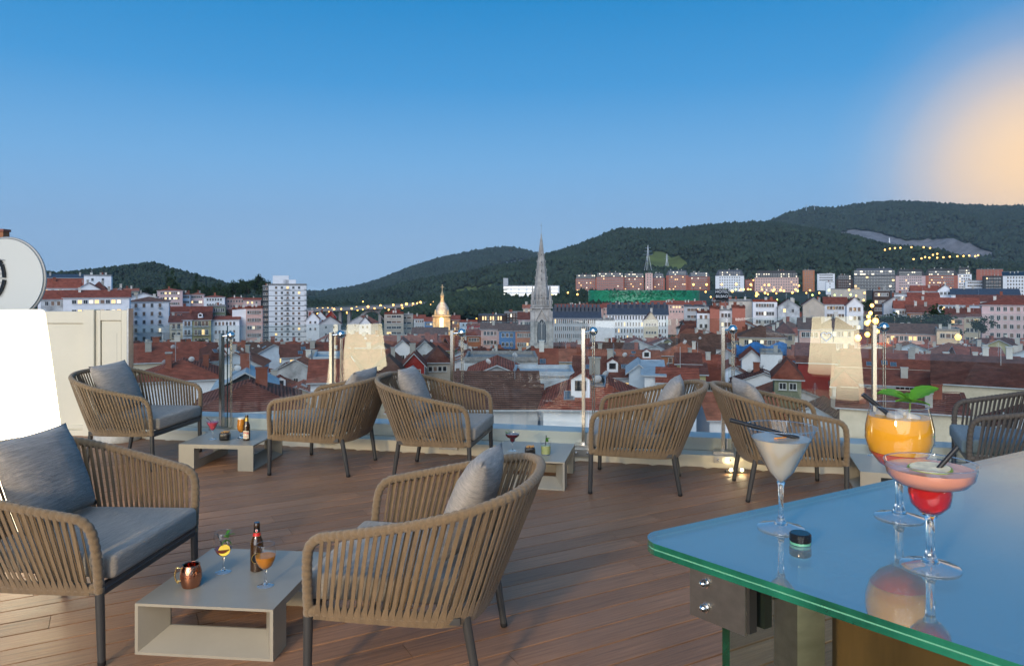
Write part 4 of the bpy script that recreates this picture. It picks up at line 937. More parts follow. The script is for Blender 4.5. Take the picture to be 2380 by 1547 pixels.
def building(label, c, w, d, z0, z1, wall='white', roof='hip', rmat='red', rh=2.5, rot=0, nx=0, ny=0, side=0, ww=1.0, wh=1.4, floor=3.0, lit=.05, shut=.35, first=1.5, balc=0, chim=1, skyl=0, dish=0, aer=0, name='town_house', cat='house', group=None, kinds=None, frame='wframe', margin=.12, dormers=0, box=True):
    t = empty(name, (c[0], c[1], z0), rot, label, cat, group); h = z1-z0
    wo = wall_mb(w, d, 0, h, roof, rh).build('wall', W[wall], t)
    ro = roof_mb(roof, w, d, rh).build('roof', [RF[rmat], M['fascia']], t, loc=(0, 0, h))
    FOOT.append((c[0], c[1], math.hypot(w, d)/2*.80))
    if c[1] > 600: lit *= .55
    def pick():
        if kinds: return RB.choice(kinds)
        u = RB.random(); return ('l' if RB.random() < .6 else 'm') if u < lit else ('s' if u < lit+shut else 'd')
    faces = [(0, nx, w, d/2)]
    if side: faces += [(PI/2, side, d, w/2), (-PI/2, side, d, w/2)]
    for ang, n, L, off in faces:
        if ang: 
            # only the side turned to the viewer
            nrm = Vector((math.sin(ang+rot) if False else math.cos(ang-PI/2+rot), math.sin(ang-PI/2+rot), 0))
            if nrm.dot(Vector((-c[0], -c[1], 0))) < 0: continue
        for j in range(ny):
            z = h-first-floor*j-.0
            if z < 1: break
            for i in range(n):
                x = -L/2+L*(margin+(1-2*margin)*((i+.5)/n)); p = Matrix.Rotation(ang, 3, 'Z') @ Vector((x, -off, z))
                link('window', win_mesh(ww, wh, pick(), frame), wo, p, (0, 0, ang))
                if balc and ang == 0 and (i % balc == 0): link('balcony', balcony_mesh(ww+.5), wo, (p.x, p.y, p.z-wh/2-.05))
    def on_roof(x, y):
        if roof == 'gable_x': return rh*(1-abs(y)/(d/2)), (math.atan2(rh, d/2)*(1 if y < 0 else -1), 0)
        if roof == 'gable_y': return rh*(1-abs(x)/(w/2)), (0, math.atan2(rh, w/2)*(-1 if x < 0 else 1))
        if roof == 'hip':
            m_ = min(w, d)/2; dd = min(w/2-abs(x), d/2-abs(y)); 
            return rh*min(1, dd/m_), ((math.atan2(rh, m_)*(1 if y < 0 else -1), 0) if d/2-abs(y) <= w/2-abs(x) else (0, math.atan2(rh, m_)*(-1 if x < 0 else 1)))
        if roof == 'shed': return rh*(y+d/2)/d, (math.atan2(rh, d), 0)
        return (rh if roof == 'mansard' else .06), (0, 0)
    for k in range(chim):
        x, y = RB.uniform(-.32, .32)*w, RB.uniform(-.25, .3)*d; z, _ = on_roof(x, y); link('chimney', _ch if RB.random() < .7 else _ch2, ro, (x, y, z-.1), (0, 0, RB.choice((0, PI/2))))
    for k in range(skyl):
        x, y = RB.uniform(-.3, .3)*w, RB.uniform(-.40, -.15)*d; z, (rx, ry) = on_roof(x, y); link('skylight', _sky, ro, (x, y, z), (rx, ry, 0))
    for k in range(dish):
        x, y = RB.uniform(-.3, .3)*w, RB.uniform(-.3, .1)*d; z, _ = on_roof(x, y); link('satellite_dish', _dish, ro, (x, y, z+.5), (PI/2+.4, 0, RB.uniform(-.8, .8)))
    for k in range(aer):
        x, y = RB.uniform(-.3, .3)*w, RB.uniform(-.2, .2)*d; z, _ = on_roof(x, y); link('aerial', _ant, ro, (x, y, z-.1), (0, 0, RB.uniform(0, 3)))
    if skyl and roof in ('gable_x', 'hip') and RB.random() < .6 and w > 5:
        x, y = RB.uniform(-.2, .2)*w, -.30*d; z, _ = on_roof(x, y); link('dormer', _dorm, ro, (x, y, z))
    if roof == 'mansard':
        i_ = min(rh*.45, w*.2, d*.3)
        for r_ in range(2 if rh > 4.5 else 1):
            for i in range(nx):
                x = -w/2+w*(margin+(1-2*margin)*((i+.5)/nx)); zz = 1.3+2.9*r_
                link('dormer', win_mesh(ww*1.1, wh*1.05, 'm' if RB.random() < .22 else 'd', 'wframe'), ro, (x, -d/2+i_*zz/rh-.45, zz))
    return t
def B(label, x0, x1, yt, yb, Y, d, **k):               # a building read off the picture: wall between x0..x1, eaves yt, foot yb, at distance Y
    a, b_ = P(x0, yt, Y), P(x1, yb, Y); xm = (a.x+b_.x)/2; ph = math.atan2(xm, Y)*.9; w = (b_.x-a.x)*math.cos(ph)
    k.setdefault('name', 'house'); z0 = min(b_.z, float(ground_z((a.x+b_.x)/2, Y))); HEROES.append((x0, x1, yb if (yb < yt+34 or Y > 180) else yt+.62*(yb-yt), Y))
    return building(label, (xm+math.sin(ph)*d/2, Y+math.cos(ph)*d/2), w, d, z0, a.z, rot=-ph, **k)
AP = dict(name='apartment_block', cat='building', chim=2)
# --- left bank, near to far
B('pale grey six storey block with brown hipped roof and iron balconies', 296, 392, 700, 800, 265, 15, wall='white', roof='hip', rmat='brown', rh=1.6, nx=4, ny=6, ww=1.0, wh=1.5, balc=3, shut=.55, side=2, aer=1, **AP)
B('white houses with red roof and many lit windows above the panel wall', 150, 300, 690, 735, 230, 12, wall='white', roof='gable_x', rmat='red', rh=2.2, nx=9, ny=3, ww=1.3, wh=1.3, lit=.55, shut=.2, **AP)
B('grey weathered house with shuttered windows directly behind the round sign', 96, 149, 694, 735, 228, 12, wall='worn', roof='gable_x', rmat='red', rh=2.6, nx=3, ny=3, lit=.1, shut=.5)
B('white gabled house with one lit window over the red roofs', 178, 232, 672, 700, 262, 14, wall='white', roof='gable_y', rmat='red', rh=2.4, nx=2, ny=1, lit=.6)
B('long low house with red mansard and lit dormer beside the round sign', 90, 185, 668, 690, 275, 12, wall='white', roof='gable_x', rmat='red', rh=3.4, nx=5, ny=1, lit=.3)
B('brown brick terrace with slate roof on the slope above the panel wall', 90, 205, 645, 690, 310, 14, wall='brick', roof='gable_x', rmat='slate', rh=1.6, nx=8, ny=3, ww=1.6, wh=1.2, lit=.1, shut=.1, **AP)
B('tall white blank walled block with stair turrets on the slope above the panel wall', 196, 258, 641, 690, 300, 13, wall='white', roof='flat', rmat='gravel', rh=.5, nx=2, ny=1, ww=.9, wh=1.2, chim=4, aer=1, name='apartment_block', cat='building')
B('large dark red hipped roof with a row of attic windows', 200, 256, 680, 705, 275, 16, wall='cream', roof='hip', rmat='dark', rh=4.2, nx=8, ny=1, ww=.9, wh=1.3)
B('white stepped house joined to the lit window terrace', 256, 300, 684, 735, 245, 12, wall='white', roof='gable_y', rmat='red', rh=2.2, nx=2, ny=2, ww=1.1, wh=1.3)
B('low cream terrace with red roof and chimney row', 255, 320, 676, 695, 330, 12, wall='cream', roof='gable_x', rmat='orange', rh=1.2, nx=6, ny=1, **AP)
B('white house with curved dark roof below the pale pink block', 302, 365, 690, 720, 300, 12, wall='white', roof='gable_y', rmat='dark', rh=1.8, nx=3, ny=1)
B('pale pink eight storey block with rows of lit windows', 366, 424, 675, 716, 420, 14, wall='rose', roof='hip', rmat='red', rh=1.2, nx=9, ny=4, ww=1.1, wh=1.3, lit=.35, **AP)
B('grey violet block with many windows beside the pale pink block', 424, 442, 684, 716, 430, 14, wall='paleblue', roof='hip', rmat='orange', rh=1.2, nx=4, ny=3, lit=.15, **AP)
B('mauve terraced block with narrow windows stepping down the river bank', 441, 474, 684, 716, 435, 14, wall='rose', roof='hip', rmat='orange', rh=1.0, nx=6, ny=3, lit=.1, **AP)
B('bright white block with two rows of windows beyond the balconied houses', 474, 522, 690, 716, 425, 13, wall='white', roof='hip', rmat='red', rh=1.0, nx=6, ny=3, lit=.1, **AP)
B('brick red stepped block left of the white tower', 522, 572, 694, 716, 440, 13, wall='pink', roof='hip', rmat='red', rh=1.2, nx=6, ny=2, lit=.05, **AP)
B('low pinkish house left of the white tower', 566, 606, 697, 716, 430, 12, wall='rose', roof='gable_x', rmat='red', rh=1.2, nx=3, ny=2)
B('brick house row with red roof under the pale blocks', 400, 492, 724, 748, 300, 12, wall='brick', roof='gable_x', rmat='red', rh=2.0, nx=8, ny=2, ww=1.1, wh=1.2)
B('dark green glazed building below the mauve block', 484, 524, 712, 745, 310, 12, wall='green', roof='flat', rmat='gravel', rh=.5, nx=6, ny=2, ww=1.6, wh=1.6, shut=0, **AP)
B('narrow cream house with iron balconies', 394, 425, 748, 800, 255, 12, wall='cream', roof='gable_x', rmat='dark', rh=2, nx=2, ny=4, balc=1, ww=1.0, wh=1.8)
B('narrow pale blue house with balconies', 425, 446, 742, 800, 255, 12, wall='paleblue', roof='gable_x', rmat='dark', rh=2, nx=2, ny=4, balc=1, ww=.9, wh=1.8)
B('yellow green house with paired balconies', 446, 490, 742, 800, 257, 12, wall='yellow', roof='gable_x', rmat='dark', rh=2.6, nx=4, ny=4, balc=1, ww=1.0, wh=1.9, skyl=1)
B('white house with three rows of small windows beside the brick striped block', 490, 556, 742, 800, 262, 13, wall='white', roof='gable_x', rmat='red', rh=1.0, nx=6, ny=3, ww=.8, wh=1.3)
B('block striped in pale brick and white balconies', 572, 610, 716, 795, 268, 14, wall='pink', roof='flat', rmat='red', rh=.6, nx=5, ny=7, ww=1.5, wh=1.3, floor=2.8, side=2, shut=.7, **AP)
B('white gable wall joined to the brick striped block', 540, 572, 718, 795, 268, 13, wall='white', roof='flat', rmat='red', rh=.6, nx=0, ny=0, **AP)
# white tower
twr = B('tall white twelve storey tower with dark bands and corner balconies', 625, 712, 661, 800, 425, 18, wall='white', roof='flat', rmat='gravel', rh=.6, nx=5, ny=11, ww=1.4, wh=1.5, floor=3.0, first=1.8, lit=.08, shut=.6, side=2, aer=2, name='tower_block', cat='building', chim=5)
u = 425/F
twz = P(668, 661, 425).z-twr.location.z; tww = (712-625)*u
for k in range(11): MB().box((0, -.02, twz-.45-3.0*k), (tww+.14, 18.3, .22)).build('band', M['rail'], twr)
for k in range(9): link('balcony', balcony_mesh(3.4), twr, (-tww*.02, -9.02, twz-2.7-3.0*k)); link('balcony', balcony_mesh(2.0), twr, (tww*.5-.6, -9.02, twz-2.7-3.0*k))
MB().box((-tww*.18, -2, twz+2.6), (9, 7, 5.2)).build('plant_room', W['white'], twr); MB().box((tww*.05, -2, twz+1.4), (7, 7, 2.8)).build('plant_room', W['white'], twr)
B('dark recessed stair wing of the white tower', 610, 624, 665, 800, 428, 14, wall='dark', roof='flat', rmat='gravel', rh=.6, nx=2, ny=11, ww=1.2, wh=1.3, lit=.15, **AP)
# --- houses round the bridge foot
for i, (x0, x1, yt, Y, wl_, rk, rm, lab) in enumerate(((712, 742, 741, 330, 'white', 'gable_y', 'red', 'white gabled house right of the white tower'), (730, 758, 738, 345, 'white', 'gable_y', 'red', 'white house with six small windows beside the red gable'), (757, 781, 735, 350, 'red', 'gable_y', 'red', 'house with a bright red gable wall by the bridge'), (742, 792, 752, 310, 'grey', 'gable_y', 'dark', 'grey wide gabled house below the red gable'),
    (835, 862, 752, 330, 'white', 'gable_y', 'brown', 'small white gable under the bridge arch'), (716, 730, 722, 420, 'rose', 'flat', 'gravel', 'pale flat roofed house by the bridge end'))):
    B(lab, x0, x1, yt, yt+30, Y, 12, wall=wl_, roof=rk, rmat=rm, rh=3, nx=2, ny=2, ww=.9, wh=1.1)
B('brown terraced flats with rows of long balconies before the bridge', 893, 938, 729, 785, 400, 14, wall='stone', roof='flat', rmat='red', rh=.8, nx=3, ny=6, ww=2.6, wh=1.3, lit=.12, **AP)
B('red topped stair tower behind the terraced flats', 908, 930, 722, 780, 425, 12, wall='red', roof='flat', rmat='red', rh=.8, nx=0, ny=0, **AP)
B('terraced flats right of the stair tower', 930, 960, 732, 780, 415, 12, wall='stone', roof='flat', rmat='gravel', rh=.8, nx=2, ny=4, ww=2.4, wh=1.3, lit=.1, **AP)
for i, (x0, x1, yt, Y, wl_, lab) in enumerate(((962, 988, 740, 380, 'grey', 'grey house with dark roof left of the blue house'), (987, 1011, 746, 360, 'blue', 'strong blue house left of the lit dome tower'), (1050, 1068, 742, 350, 'orange', 'orange house right of the lit dome tower'), (1068, 1110, 748, 370, 'paleblue', 'pale blue block right of the lit dome tower'), (1085, 1120, 756, 320, 'red', 'plain red flat roofed block'),
    (1085, 1118, 779, 250, 'orange', 'orange house row with small windows near the cathedral'), (1150, 1162, 770, 0, '', ''))):
    if lab: B(lab, x0, x1, yt, yt+36, Y, 12, wall=wl_, roof='gable_x' if i not in (3, 4) else 'flat', rmat='red' if i != 4 else 'orange', rh=1.8, nx=4, ny=3, ww=.9, wh=1.2, lit=.12)
B('dark brown modern block with lit window columns', 1112, 1175, 733, 765, 420, 16, wall='brown', roof='flat', rmat='slate', rh=.6, nx=8, ny=3, ww=.9, wh=2.2, lit=.35, shut=0, **AP)
B('dark brown upper block stepping up the slope', 1172, 1218, 727, 760, 430, 16, wall='brown', roof='flat', rmat='gravel', rh=.6, nx=5, ny=2, ww=1.0, wh=2.0, lit=.15, **AP)
B('beige block with pitched roof behind the cathedral tower', 1216, 1242, 716, 760, 330, 14, wall='cream', roof='gable_x', rmat='orange', rh=1.5, nx=2, ny=3, **AP)
B('mauve house with brown roof left of the cathedral tower', 1205, 1240, 742, 775, 260, 12, wall='rose', roof='gable_x', rmat='dark', rh=2.5, nx=4, ny=2)
B('ochre house with lit windows and white frames by the cathedral', 1198, 1238, 768, 800, 235, 12, wall='orange', roof='gable_x', rmat='brown', rh=1.6, nx=6, ny=3, lit=.35)
B('vivid blue low house with white framed windows', 1160, 1198, 768, 800, 240, 12, wall='blue', roof='gable_x', rmat='brown', rh=2.0, nx=3, ny=2)
B('salmon house with balconies beside the vivid blue house', 1118, 1160, 764, 800, 245, 12, wall='pink', roof='gable_x', rmat='brown', rh=1.8, nx=4, ny=2)
# --- grey long blocks with chimney rows, right of the spire
g1_ = B('long pale grey block with slate roof and narrow windows', 1286, 1396, 738, 800, 300, 16, wall='grey', roof='gable_x', rmat='slate', rh=4.0, nx=22, ny=4, ww=.5, wh=1.8, lit=.03, shut=.5, chim=0, margin=.02, name='apartment_block', cat='building')
g2_ = B('second long pale block with slate roof and chimney row', 1412, 1552, 730, 790, 330, 16, wall='white', roof='gable_x', rmat='slate', rh=4.2, nx=20, ny=4, ww=.6, wh=1.8, lit=.08, shut=.4, chim=0, margin=.02, name='apartment_block', cat='building')
for g_, w_, n_ in ((g1_, 110*300/F, 12), (g2_, 140*330/F, 10)):
    ro = [c for c in g_.children if c.name.startswith('roof')][0]
    me = MB().box((0, 0, 0), (1.1, 2.6, 3.2)).mesh('chimney', RF['slate'])
    for k in range(n_): link('chimney', me, ro, (-w_/2+w_*(k+.5)/n_, -2.0, 3.6))
B('white low flat block between the long grey blocks', 1384, 1428, 744, 760, 290, 12, wall='white', roof='flat', rmat='gravel', rh=.5, nx=0, ny=0, **AP)
B('white gabled block with small square windows right of the long blocks', 1496, 1530, 745, 790, 275, 12, wall='cream', roof='gable_y', rmat='dark', rh=3.4, nx=4, ny=4, ww=.8, wh=1.0, **AP)
for x0, x1, yt, lab in ((1290, 1400, 716, 'pink terrace row with red roof behind the slate roofs'), (1400, 1512, 714, 'pink terrace row with many chimneys below the green screen'), (1512, 1640, 708, 'salmon terrace row at the foot of the green screen')):
    B(lab, x0, x1, yt, yt+30, 480, 14, wall='pink', roof='gable_x', rmat='red', rh=2.6, nx=18, ny=2, ww=1.2, wh=1.3, lit=.2, shut=.2, name='apartment_block', cat='building', chim=10, margin=.02)
# --- hospital-like white lit block and the brick quarter on the hill
un = B('low white lit office building on the green slope behind the spire', 1178, 1300, 664, 690, 760, 20, wall='white', roof='flat', rmat='gravel', rh=.8, nx=0, ny=0, name='office_building', cat='building', chim=0)
uu = 760/F; uz = P(0, 664, 760).z-un.location.z
M['office_lit'] = no_sample(mat('office_glass_lit', (.5, .5, .45), .3, emit=(.95, .92, .80), estr=.75))
for k in range(7):
    x = -27+8.2*k
    if k == 5: continue
    for j in range(3): MB().box((x, -10.1, uz-1.9-3.6*j), (6.8, .4, 1.9)).build('window_strip', M['office_lit'], un)
MB().box((-28.5, -6, uz+2), (5, 8, 12)).build('stair_tower', W['grey'], un)
HB = dict(name='apartment_block', cat='building', first=2.0, floor=3.2, chim=3)
bx_ = [(1338, 1385, 648, 680, 960), (1385, 1450, 644, 680, 945), (1450, 1497, 645, 680, 955)]
for (x0, x1, yt, yb, Y), lab in zip(bx_, ('left wing of the brick crescent with black mansard roof', 'middle wing of the brick crescent with pale top floors', 'right wing of the brick crescent with lit dormers')):
    B(lab, x0, x1, yt, yb, Y, 16, wall='brick', roof='mansard', rmat='black', rh=6.5, nx=10 if x1-x0 < 60 else 13, ny=5, ww=1.7, wh=1.7, lit=.18, shut=.0, margin=.03, **HB)
    w_ = (x1-x0)*Y/F
B('slim brick tower house right of the crescent', 1500, 1517, 635, 680, 940, 14, wall='pink', roof='flat', rmat='gravel', rh=1, nx=2, ny=7, ww=1.5, wh=1.8, lit=.1, **HB)
B('brick block with slate mansard beside the slim tower', 1517, 1545, 646, 680, 960, 14, wall='brick', roof='mansard', rmat='slate', rh=6.5, nx=5, ny=5, ww=1.5, wh=1.7, lit=.1, **HB)
B('dark red brick block with two dark gables', 1548, 1600, 640, 680, 970, 16, wall='brick', roof='mansard', rmat='slate', rh=7, nx=9, ny=6, ww=1.7, wh=1.7, lit=.2, **HB)
B('dark red brick block with round corner right of the gables', 1600, 1650, 643, 680, 960, 16, wall='brick', roof='mansard', rmat='slate', rh=6, nx=8, ny=5, ww=1.7, wh=1.7, lit=.12, **HB)
B('white block with blue slate mansard above the park', 1663, 1729, 641, 680, 900, 18, wall='white', roof='mansard', rmat='slate', rh=7.5, nx=9, ny=6, ww=1.5, wh=1.6, side=3, lit=.06, shut=.1, **HB)
B('low brick house between the white and the striped block', 1732, 1752, 650, 680, 960, 14, wall='brick', roof='flat', rmat='dark', rh=1, nx=4, ny=3, lit=.15, **HB)
B('brick and white striped block with black mansard and curved end', 1754, 1855, 645, 684, 880, 18, wall='pink', roof='mansard', rmat='black', rh=8.5, nx=17, ny=6, ww=1.5, wh=1.6, lit=.15, shut=0, margin=.02, **HB)
B('plain orange brick slab block', 1866, 1893, 628, 680, 900, 14, wall='orange', roof='flat', rmat='gravel', rh=1, nx=4, ny=8, ww=1.4, wh=1.5, lit=.05, **HB)
B('white terraced hospital block with flat roofs', 1900, 1940, 636, 680, 980, 18, wall='white', roof='flat', rmat='gravel', rh=1, nx=6, ny=3, ww=3.2, wh=1.4, lit=.05, shut=0, **HB)
B('small white slab with a lit end wall', 1920, 1938, 655, 684, 820, 14, wall='white', roof='flat', rmat='gravel', rh=1, nx=1, ny=3, lit=.5, **HB)
B('dark slate gabled block behind the park wall', 1944, 1982, 650, 684, 900, 14, wall='brown', roof='mansard', rmat='black', rh=6, nx=6, ny=5, ww=1.5, wh=1.6, lit=.12, **HB)
B('blue glass block with curved dark roof and pale frames', 1984, 2080, 640, 684, 800, 18, wall='dark', roof='mansard', rmat='slate', rh=8, nx=14, ny=5, ww=2.6, wh=2.2, lit=.12, shut=0, margin=.02, **HB)
B('grey and brick block with black mansard right of the glass block', 2082, 2150, 641, 684, 860, 16, wall='rose', roof='mansard', rmat='black', rh=8, nx=11, ny=6, ww=1.6, wh=1.6, lit=.1, **HB)
B('brick and white chequered block with black mansard', 2150, 2225, 640, 684, 850, 16, wall='brick', roof='mansard', rmat='black', rh=8, nx=12, ny=6, ww=1.6, wh=1.6, lit=.12, **HB)
B('lit white curved end of the chequered block', 2225, 2258, 637, 684, 845, 16, wall='white', roof='mansard', rmat='black', rh=8, nx=5, ny=7, ww=1.5, wh=1.6, lit=.3, **HB)
B('white block with grey bands next to the charcoal block', 2244, 2288, 652, 690, 720, 16, wall='white', roof='flat', rmat='gravel', rh=1, nx=7, ny=5, ww=1.7, wh=1.6, lit=.05, **HB)
B('charcoal modern block with pale side', 2286, 2332, 642, 690, 700, 16, wall='dark', roof='flat', rmat='black', rh=1, nx=6, ny=6, ww=1.4, wh=1.7, lit=.05, **HB)
B('pale modern block with sloping black roof', 2332, 2400, 640, 690, 690, 16, wall='white', roof='shed', rmat='black', rh=4, nx=8, ny=6, ww=1.3, wh=1.8, lit=.05, **HB)
B('long low park wall building with pale concrete front', 1932, 2012, 672, 690, 620, 6, wall='beige', roof='flat', rmat='gravel', rh=.6, nx=0, ny=0, name='concrete_hall', cat='building', chim=0)
B('brick red far block behind the charcoal block', 2270, 2330, 626, 690, 950, 16, wall='brick', roof='flat', rmat='gravel', rh=1, nx=6, ny=3, lit=.05, **HB)
# --- green louvred arena
M['gscreen'] = mat('green_louvre', (.016, .19, .09), .35, var=.5, spec=.7); M['gcore'] = mat('green_core', (.010, .07, .035), .8)
ar = empty('louvred_arena', (*P(1510, 700, 640).xy, P(0, 712, 640).z), 0, 'long round arena wrapped in green metal louvres', 'arena')
arz = (712-674)/F*640; ra, rb = 50.5, 30
MB().add([(ra*math.cos(a)*.985, rb*math.sin(a)*.985+rb, z) for z in (-8, arz-.4) for a in np.linspace(0, 2*PI, 97)[:-1]], [(i, (i+1) % 96, 96+(i+1) % 96, 96+i) for i in range(96)]+[tuple(range(96, 192))]).build('drum', M['gcore'], ar)
rr = random.Random(4); lv = MB().box((0, 0, 0), (1.5, .12, 1.1)).mesh('louvre', M['gscreen']); many = MB()
cnt = 0
for r_ in range(9):
    for k in range(120):
        a = PI+PI*(k+.5*(r_ % 2))/120; x, y, z = ra*math.cos(a), rb*math.sin(a)+rb, arz-.8-1.15*r_-.2
        if z < 2.2: continue
        nr = math.atan2(math.sin(a)*ra, math.cos(a)*rb)
        Mx = Matrix.Rotation(nr+PI/2, 3, 'Z') @ Matrix.Rotation(rr.uniform(-.6, .5), 3, 'X')
        if cnt < 300 and abs(k-60) < 30 and r_ < 6 : link('louvre', lv, ar, (x, y, z), Mx.to_euler()); cnt += 1
        else: many.box((x, y, z), (1.5, .12, 1.1), 0, 0, Mx)
tag(many.build('louvre_field', M['gscreen'], ar), kind='stuff')
# --- right middle distance
R2 = dict(lit=.05)
for a in (
    ('glazed brown block with terraces above the lit street', 2030, 2068, 676, 730, 300, 14, 'brown', 'flat', 'gravel', 6, 5, 1.2),
    ('white house with large windows right of the glazed block', 2076, 2112, 684, 715, 320, 13, 'white', 'flat', 'gravel', 4, 2, 1.6),
    ('white terrace of flats with ribbon windows', 2112, 2182, 694, 715, 310, 13, 'white', 'gable_x', 'red', 8, 2, 1.6),
    ('grey house with red roof above the white terrace', 2118, 2180, 676, 700, 350, 13, 'grey', 'gable_x', 'red', 6, 2, 1.2),
    ('white gabled house above the long white hall', 2180, 2214, 674, 700, 345, 13, 'white', 'gable_y', 'red', 3, 2, 1.2),
    ('long white hall with blue grey roof below the modern blocks', 2212, 2366, 684, 702, 330, 14, 'white', 'gable_x', 'slate', 16, 1, 1.2),
    ('long terrace with brick red roofs and square chimneys', 2226, 2400, 700, 716, 305, 13, 'beige', 'gable_x', 'dark', 10, 1, 1.0),
    ('long pale terrace of small windows with red roof', 2105, 2272, 707, 730, 290, 12, 'paleblue', 'gable_x', 'red', 16, 2, 1.0),
    ('pale grey gable wall house left of the long terrace', 2054, 2106, 705, 740, 275, 12, 'grey', 'gable_y', 'brown', 0, 0, 1.0),
    ('white house with red mansard and dormers', 2080, 2112, 716, 745, 262, 12, 'white', 'gable_x', 'red', 4, 1, 1.1),
    ('orange house with a lit window beneath the long terrace', 2110, 2176, 726, 755, 255, 12, 'orange', 'gable_x', 'dark', 8, 2, 1.0),
    ('coral house with iron balconies', 2198, 2240, 736, 780, 240, 12, 'pink', 'gable_x', 'dark', 4, 4, 1.1),
    ('cream house beside the coral house', 2240, 2278, 735, 780, 240, 12, 'cream', 'gable_x', 'dark', 3, 4, 1.0),
    ('salmon long wall building behind the lit lamp reflection', 2044, 2178, 774, 800, 215, 12, 'pink', 'gable_x', 'brown', 10, 2, 1.0),
    ('cream house right of the salmon long building', 2178, 2230, 768, 805, 205, 12, 'cream', 'flat', 'gravel', 3, 3, 1.3),
    ('white block with small dark windows above the old roofs', 1750, 1806, 700, 745, 270, 13, 'white', 'flat', 'red', 7, 5, .9),
    ('beige blank block beside the white block', 1694, 1749, 699, 745, 285, 13, 'beige', 'flat', 'gravel', 0, 0, 1.0),
    ('white low house with worn gable', 1808, 1858, 712, 745, 265, 12, 'worn', 'gable_y', 'dark', 2, 1, 1.0),
    ('beige long gabled hall', 1866, 1916, 708, 745, 262, 14, 'beige', 'gable_y', 'dark', 0, 0, 1.0),
    ('white house with tile roof right of the beige hall', 1916, 1968, 706, 745, 280, 13, 'white', 'gable_x', 'red', 6, 2, 1.0),
    ('tall white gable at the lit street corner', 1968, 2006, 708, 770, 245, 13, 'white', 'gable_y', 'red', 3, 5, 1.0),
    ('house front of brick panels and white sides', 1650, 1672, 716, 770, 240, 13, 'brick', 'flat', 'dark', 0, 0, 1.0),
    ('white house with blinds left of the brick panel', 1620, 1650, 726, 770, 243, 13, 'white', 'flat', 'dark', 2, 3, 1.0),
    ('second house with broad brick panel', 1702, 1732, 714, 770, 238, 13, 'brick', 'flat', 'dark', 0, 0, 1.0),
    ('white narrow house between the brick panels', 1672, 1702, 722, 770, 242, 13, 'white', 'flat', 'gravel', 3, 4, .9),
    ('dark brick hotel with roof sign', 1672, 1700, 690, 745, 300, 14, 'brick', 'flat', 'gravel', 2, 4, 1.3),
    ('dark brick low block left of the hotel', 1655, 1672, 700, 745, 300, 14, 'brown', 'flat', 'gravel', 3, 3, 1.2),
    ('grey block with terraces and red roof below the arena', 1590, 1652, 712, 750, 320, 14, 'grey', 'flat', 'slate', 6, 3, 1.6),
    ('cream classical house with ornate window heads', 1718, 1824, 782, 812, 185, 14, 'cream', 'hip', 'brown', 9, 2, 1.1),
    ('pink house with tall windows above the old roofs', 1858, 1906, 764, 812, 188, 13, 'pink', 'gable_x', 'brown', 4, 4, 1.2),
    ('cream corner house with glazed galleries and lit ground floor', 1908, 1984, 762, 815, 186, 14, 'cream', 'hip', 'brown', 7, 4, 1.4),
    ('beige corner house with dark roof left of the pink house', 1800, 1846, 772, 812, 200, 13, 'cream', 'hip', 'dark', 4, 3, 1.1),
):
    lab, x0, x1, yt, yb, Y, d, wl_, rk, rm, nx, ny, ww = a
    B(lab, x0, x1, yt, yb, Y, d, wall=wl_, roof=rk, rmat=rm, rh=2.6 if rk != 'flat' else .5, nx=nx, ny=ny, ww=ww, wh=1.4, lit=.35 if 'lit ' in lab else .07, shut=.3, chim=2, aer=1, balc=1 if 'balcon' in lab else 0)
B('large mauve pink apartment house with red roof behind the street trees', 2283, 2420, 708, 790, 250, 16, wall='rose', roof='hip', rmat='red', rh=2.6, nx=7, ny=5, ww=1.2, wh=1.6, side=2, lit=.0, shut=.4, **AP)
B('dark red hall with half timbered look by the cathedral square', 1855, 1940, 840, 870, 135, 12, wall='red', roof='gable_x', rmat='dark', rh=3, nx=0, ny=0)
# hotel sign board
hs = P(1678, 683, 299); st = empty('roof_sign', (hs.x, hs.y, hs.z-2.5), 0, 'small dark roof sign in white letters on the brick hotel', 'sign')
MB().box((0, .3, 2.4), (5.6, .2, 4.4)).build('board', M['black'], st)
link('lettering', text_mesh('HOTEL', 1.7, 'sign_text', M['dish'], .02), st, (0, .15, 3.4), (PI/2, 0, 0)); link('lettering', text_mesh('BILBAO', 1.5, 'sign_text', M['dish'], .02), st, (0, .15, 1.5), (PI/2, 0, 0))
MB().box((0, .4, .0), (4.8, .1, .6)).build('frame', M['rail'], st)
# --- the roofs just below the terrace
NB = dict(aer=1)
def nearb(*a, **k): return B(*a, **k)
B('white plastered gable house with red roof in front of the weathered wall', 1088, 1222, 874, 930, 84, 11, wall='worn', roof='gable_y', rmat='red', rh=1.35, nx=0, ny=0, chim=0, dish=1)
B('long weathered grey party wall above the red gable', 1080, 1250, 838, 930, 97, 9, wall='worn', roof='flat', rmat='gravel', rh=.3, nx=0, ny=0, chim=0, dish=2)
B('weathered flat topped plaster wall with dark stains', 1192, 1334, 873, 960, 83, 7, wall='worn', roof='flat', rmat='sheet', rh=.3, nx=0, ny=0, chim=0)
B('white house with dark tiled roof and two lit curtained windows', 1335, 1490, 873, 925, 100, 11, wall='white', roof='gable_x', rmat='dark', rh=2.2, nx=5, ny=1, ww=.95, wh=1.35, kinds=['l', 'd', 'l', 'd', 'c'], chim=1, dish=2, skyl=2, aer=1)
B('long orange tiled house behind the white house', 1290, 1445, 838, 870, 124, 10, wall='cream', roof='gable_x', rmat='orange', rh=1.6, nx=0, ny=0, chim=3, dish=1)
B('small red house with tiled roof and one skylight', 1240, 1292, 853, 880, 106, 8, wall='red', roof='gable_x', rmat='red', rh=2.4, nx=0, ny=0, chim=1, skyl=1)
